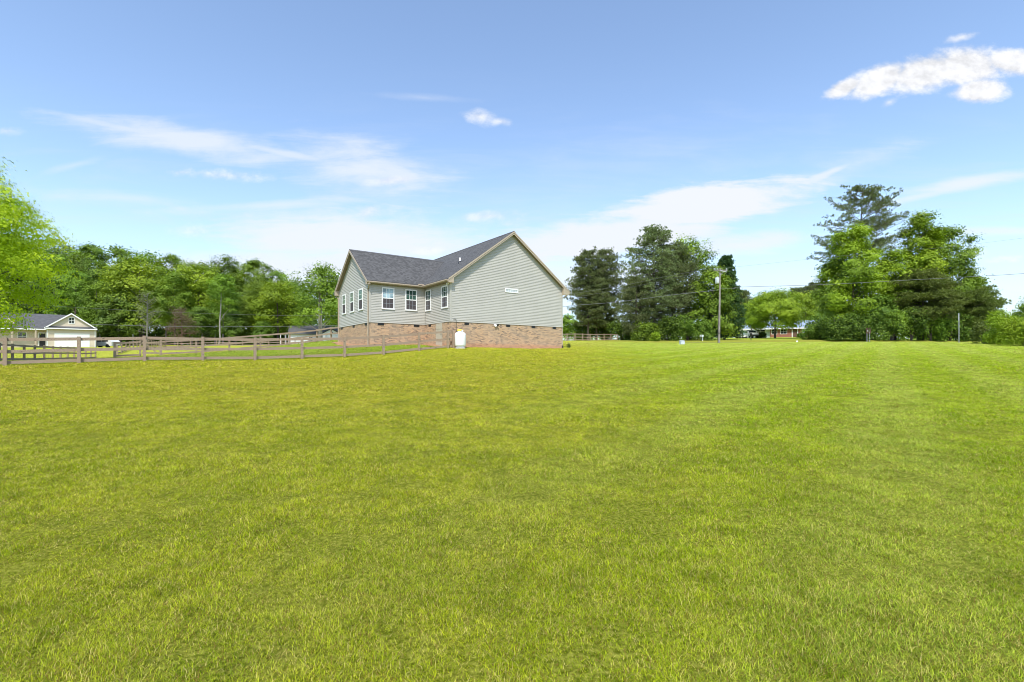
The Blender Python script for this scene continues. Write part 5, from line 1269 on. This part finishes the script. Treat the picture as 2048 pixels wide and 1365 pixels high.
# ------------------------------------------------------------------ vehicles and small things
def pickup(loc, rz, label):
    r_ = empty('pickup_truck', loc, rz, label, 'pickup truck'); b_ = MB()   # +x forward
    b_.prism([(-2.6, .45), (2.7, .45), (2.75, .75), (2.6, 1.05), (1.2, 1.12), (.75, 1.62), (-.75, 1.66), (-.95, 1.12), (-2.6, 1.10)], lambda p, t: (p[0], -.93 + t * 1.86, p[1]))
    b_.build('body', MATS['car_white'], r_, bevel=.05)
    g = MB(); g.box(-.985, -.82, -.72, .72, 1.17, 1.56); g.box(-.75, .62, -.945, -.935, 1.18, 1.52); g.box(-.75, .62, .935, .945, 1.18, 1.52); g.hexa([(1.24, -.75, 1.14), (1.24, .75, 1.14), (1.16, .75, 1.14), (1.16, -.75, 1.14), (.86, -.7, 1.56), (.86, .7, 1.56), (.76, .7, 1.56), (.76, -.7, 1.56)]); g.build('window', MATS['glass_dark'], r_)
    MB().box(-2.72, -2.6, -.95, .95, .45, .68).build('bumper', MATS['dark_metal'], r_)
    for s in (-1, 1):
        MB().box(-2.62, -2.59, s * .86 - .06, s * .86 + .06, .75, 1.02).build('tail_light', MATS['tail_light'], r_)
        for xx in (-1.7, 1.75):
            wv = MB(); wv.tube([(xx, s * .95, .38), (xx, s * .70, .38)], .38, 18); wo_ = wv.build('wheel', MATS['tyre'], r_)
            wv = MB(); wv.tube([(xx, s * .96, .38), (xx, s * .90, .38)], .22, 14); wv.build('rim', MATS['galvanised'], wo_)
    return r_
x, y, z = at(1502, 112); pickup((x, y, z), R(80), 'white pickup truck seen from behind beside the ranch house')
x, y, z = at(208, 88); o = empty('suv_car', (x, y, z + .1), R(175), 'pale car roof showing over the fence beside tan house', 'car')
b_ = MB(); b_.prism([(-2.3, .4), (2.3, .4), (2.35, .85), (1.3, 1.05), (.8, 1.62), (-1.7, 1.68), (-2.3, 1.1)], lambda p, t: (p[0], -.9 + t * 1.8, p[1])); b_.build('body', MATS['car_white'], o, bevel=.06)
for s in (-1, 1): MB().box(-1.6, -.5, min(s * .91, s * .9), max(s * .91, s * .9), 1.12, 1.5).build('side_window', MATS['glass_dark'], o); MB().box(-.4, .6, min(s * .91, s * .9), max(s * .91, s * .9), 1.12, 1.5).build('side_window', MATS['glass_dark'], o)
for s in (-1, 1):
    for xx in (-1.5, 1.5): wv = MB(); wv.tube([(xx, s * .92, .35), (xx, s * .7, .35)], .35, 16); wv.build('wheel', MATS['tyre'], o)
# covered boat-like trailer left of the pickup
x, y, z = at(1483, 110); o = empty('golf_cart', (x, y, z), R(10), 'small cart with white canopy left of the white pickup', 'cart')
mb = MB(); mb.prism([(-.95, 1.75), (-.9, 1.9), (-.3, 1.98), (.6, 1.96), (.95, 1.85), (.95, 1.78)], lambda p, t: (p[0], -.6 + t * 1.2, p[1])); mb.build('canopy', MATS['car_white'], o)
for xx in (-.8, .8):
    for yy in (-.5, .5): mb = MB(); mb.tube([(xx, yy, .5), (xx, yy, 1.78)], .025, 6); mb.build('post', MATS['dark_metal'], o)
mb = MB(); mb.prism([(-1.1, .3), (1.1, .3), (1.15, .65), (.7, .7), (.2, .45), (-.1, .45), (-.15, .85), (-.8, .9), (-1.15, .7)], lambda p, t: (p[0], -.58 + t * 1.16, p[1])); mb.build('body', MATS['car_white'], o, bevel=.03)
for xx in (-.75, .8):
    for s in (-1, 1): wv = MB(); wv.tube([(xx, s * .6, .22), (xx, s * .42, .22)], .22, 14); wv.build('wheel', MATS['tyre'], o)
# two-post sign seen from behind
x, y, z = at(1736.5, 80); o = empty('road_sign', (x, y, z), 0, 'square sign on two pale posts seen before the dark shrubs', 'sign')
for xx in (-.21, .21): MB().box(xx - .045, xx + .045, -.03, .03, -.3, 1.62).build('post', MATS['galvanised'], o)
MB().box(-.36, .36, -.06, -.032, 1.42, 2.30).build('panel', MATS['rust_brown'], o, bevel=.01)
mb = MB(); mb.box(-.2, -.05, -.066, -.061, 1.75, 1.95); mb.box(.08, .22, -.066, -.061, 1.6, 1.68); mb.build('sticker', MATS['light_grey_paint'], o)
# edge-on street sign
x, y, z = at(1918, 66); o = empty('street_sign', (x, y, z), R(-42), 'thin pale signpost seen edge on at the lawn end', 'sign')
mb = MB(); mb.box(-.04, .04, -.03, .03, -.3, 3.9); mb.build('post', MATS['galvanised'], o)
mb = MB(); mb.box(-.065, -.045, -.38, .38, 2.95, 3.92); mb.build('panel', MATS['light_grey_paint'], o)
# padmount utility box
x, y, z = at(1364, 63); o = empty('utility_box', (x, y, z), R(8), 'small grey utility box standing alone on the lawn', 'utility box')
mb = MB(); mb.box(-.27, .27, -.22, .22, 0, .42); mb.build('cabinet', MATS['light_grey_paint'], o, bevel=.015)
mb = MB(); mb.hexa([(-.29, -.25, .422), (.29, -.25, .422), (.29, .24, .422), (-.29, .24, .422), (-.29, -.25, .45), (.29, -.25, .45), (.29, .24, .52), (-.29, .24, .52)]); mb.build('lid', MATS['light_grey_paint'], o)
MB().box(-.33, .33, -.29, .29, -.1, -.001).build('pad', MATS['concrete'], o)
# white stand by the shrubs, dark mailbox
x, y, z = at(1403, 82); o = empty('mailbox', (x, y, z), 0, 'white mailbox on post left of the power pole foot', 'mailbox')
MB().box(.12, .2, -.04, .04, -.2, .75).build('post', MATS['white_paint'], o)
mb = MB(); mb.prism([(-.22, .66), (.26, .66), (.26, .88), (.16, .99), (-.12, .99), (-.22, .88)], lambda p, t: (p[0], -.25 + t * .5, p[1])); mb.build('box', MATS['siding_white'], o)
x, y, z = at(1502, 83.5); o = empty('mailbox', (x, y, z), 0, 'black mailbox on dark post in front of white pickup', 'mailbox')
MB().box(-.05, .05, -.05, .05, -.2, .95).build('post', MATS['black_plastic'], o)
mb = MB(); mb.prism([(-.12, .95), (.12, .95), (.12, 1.1), (.06, 1.19), (-.06, 1.19), (-.12, 1.1)], lambda p, t: (p[0], -.25 + t * .5, p[1])); mb.build('box', MATS['black_plastic'], o)
x, y, z = at(1594, 73); o = tag(MB().lathe([(.11, -.1), (.11, .16), (.08, .2), (0, .21)], 12).build('cleanout_cap', MATS['white_paint']), 'small white pipe cap in the grass below the ranch house', 'pipe cap'); o.location = (x, y, z)
x, y, z = at(266, 92); o = tag(MB().tube([(0, 0, -.2), (0, 0, 2.7)], .045, 8).build('marker_pole', MATS['galvanised']), 'thin white marker pole beyond the left fences', 'pole'); o.location = (x, y, z)
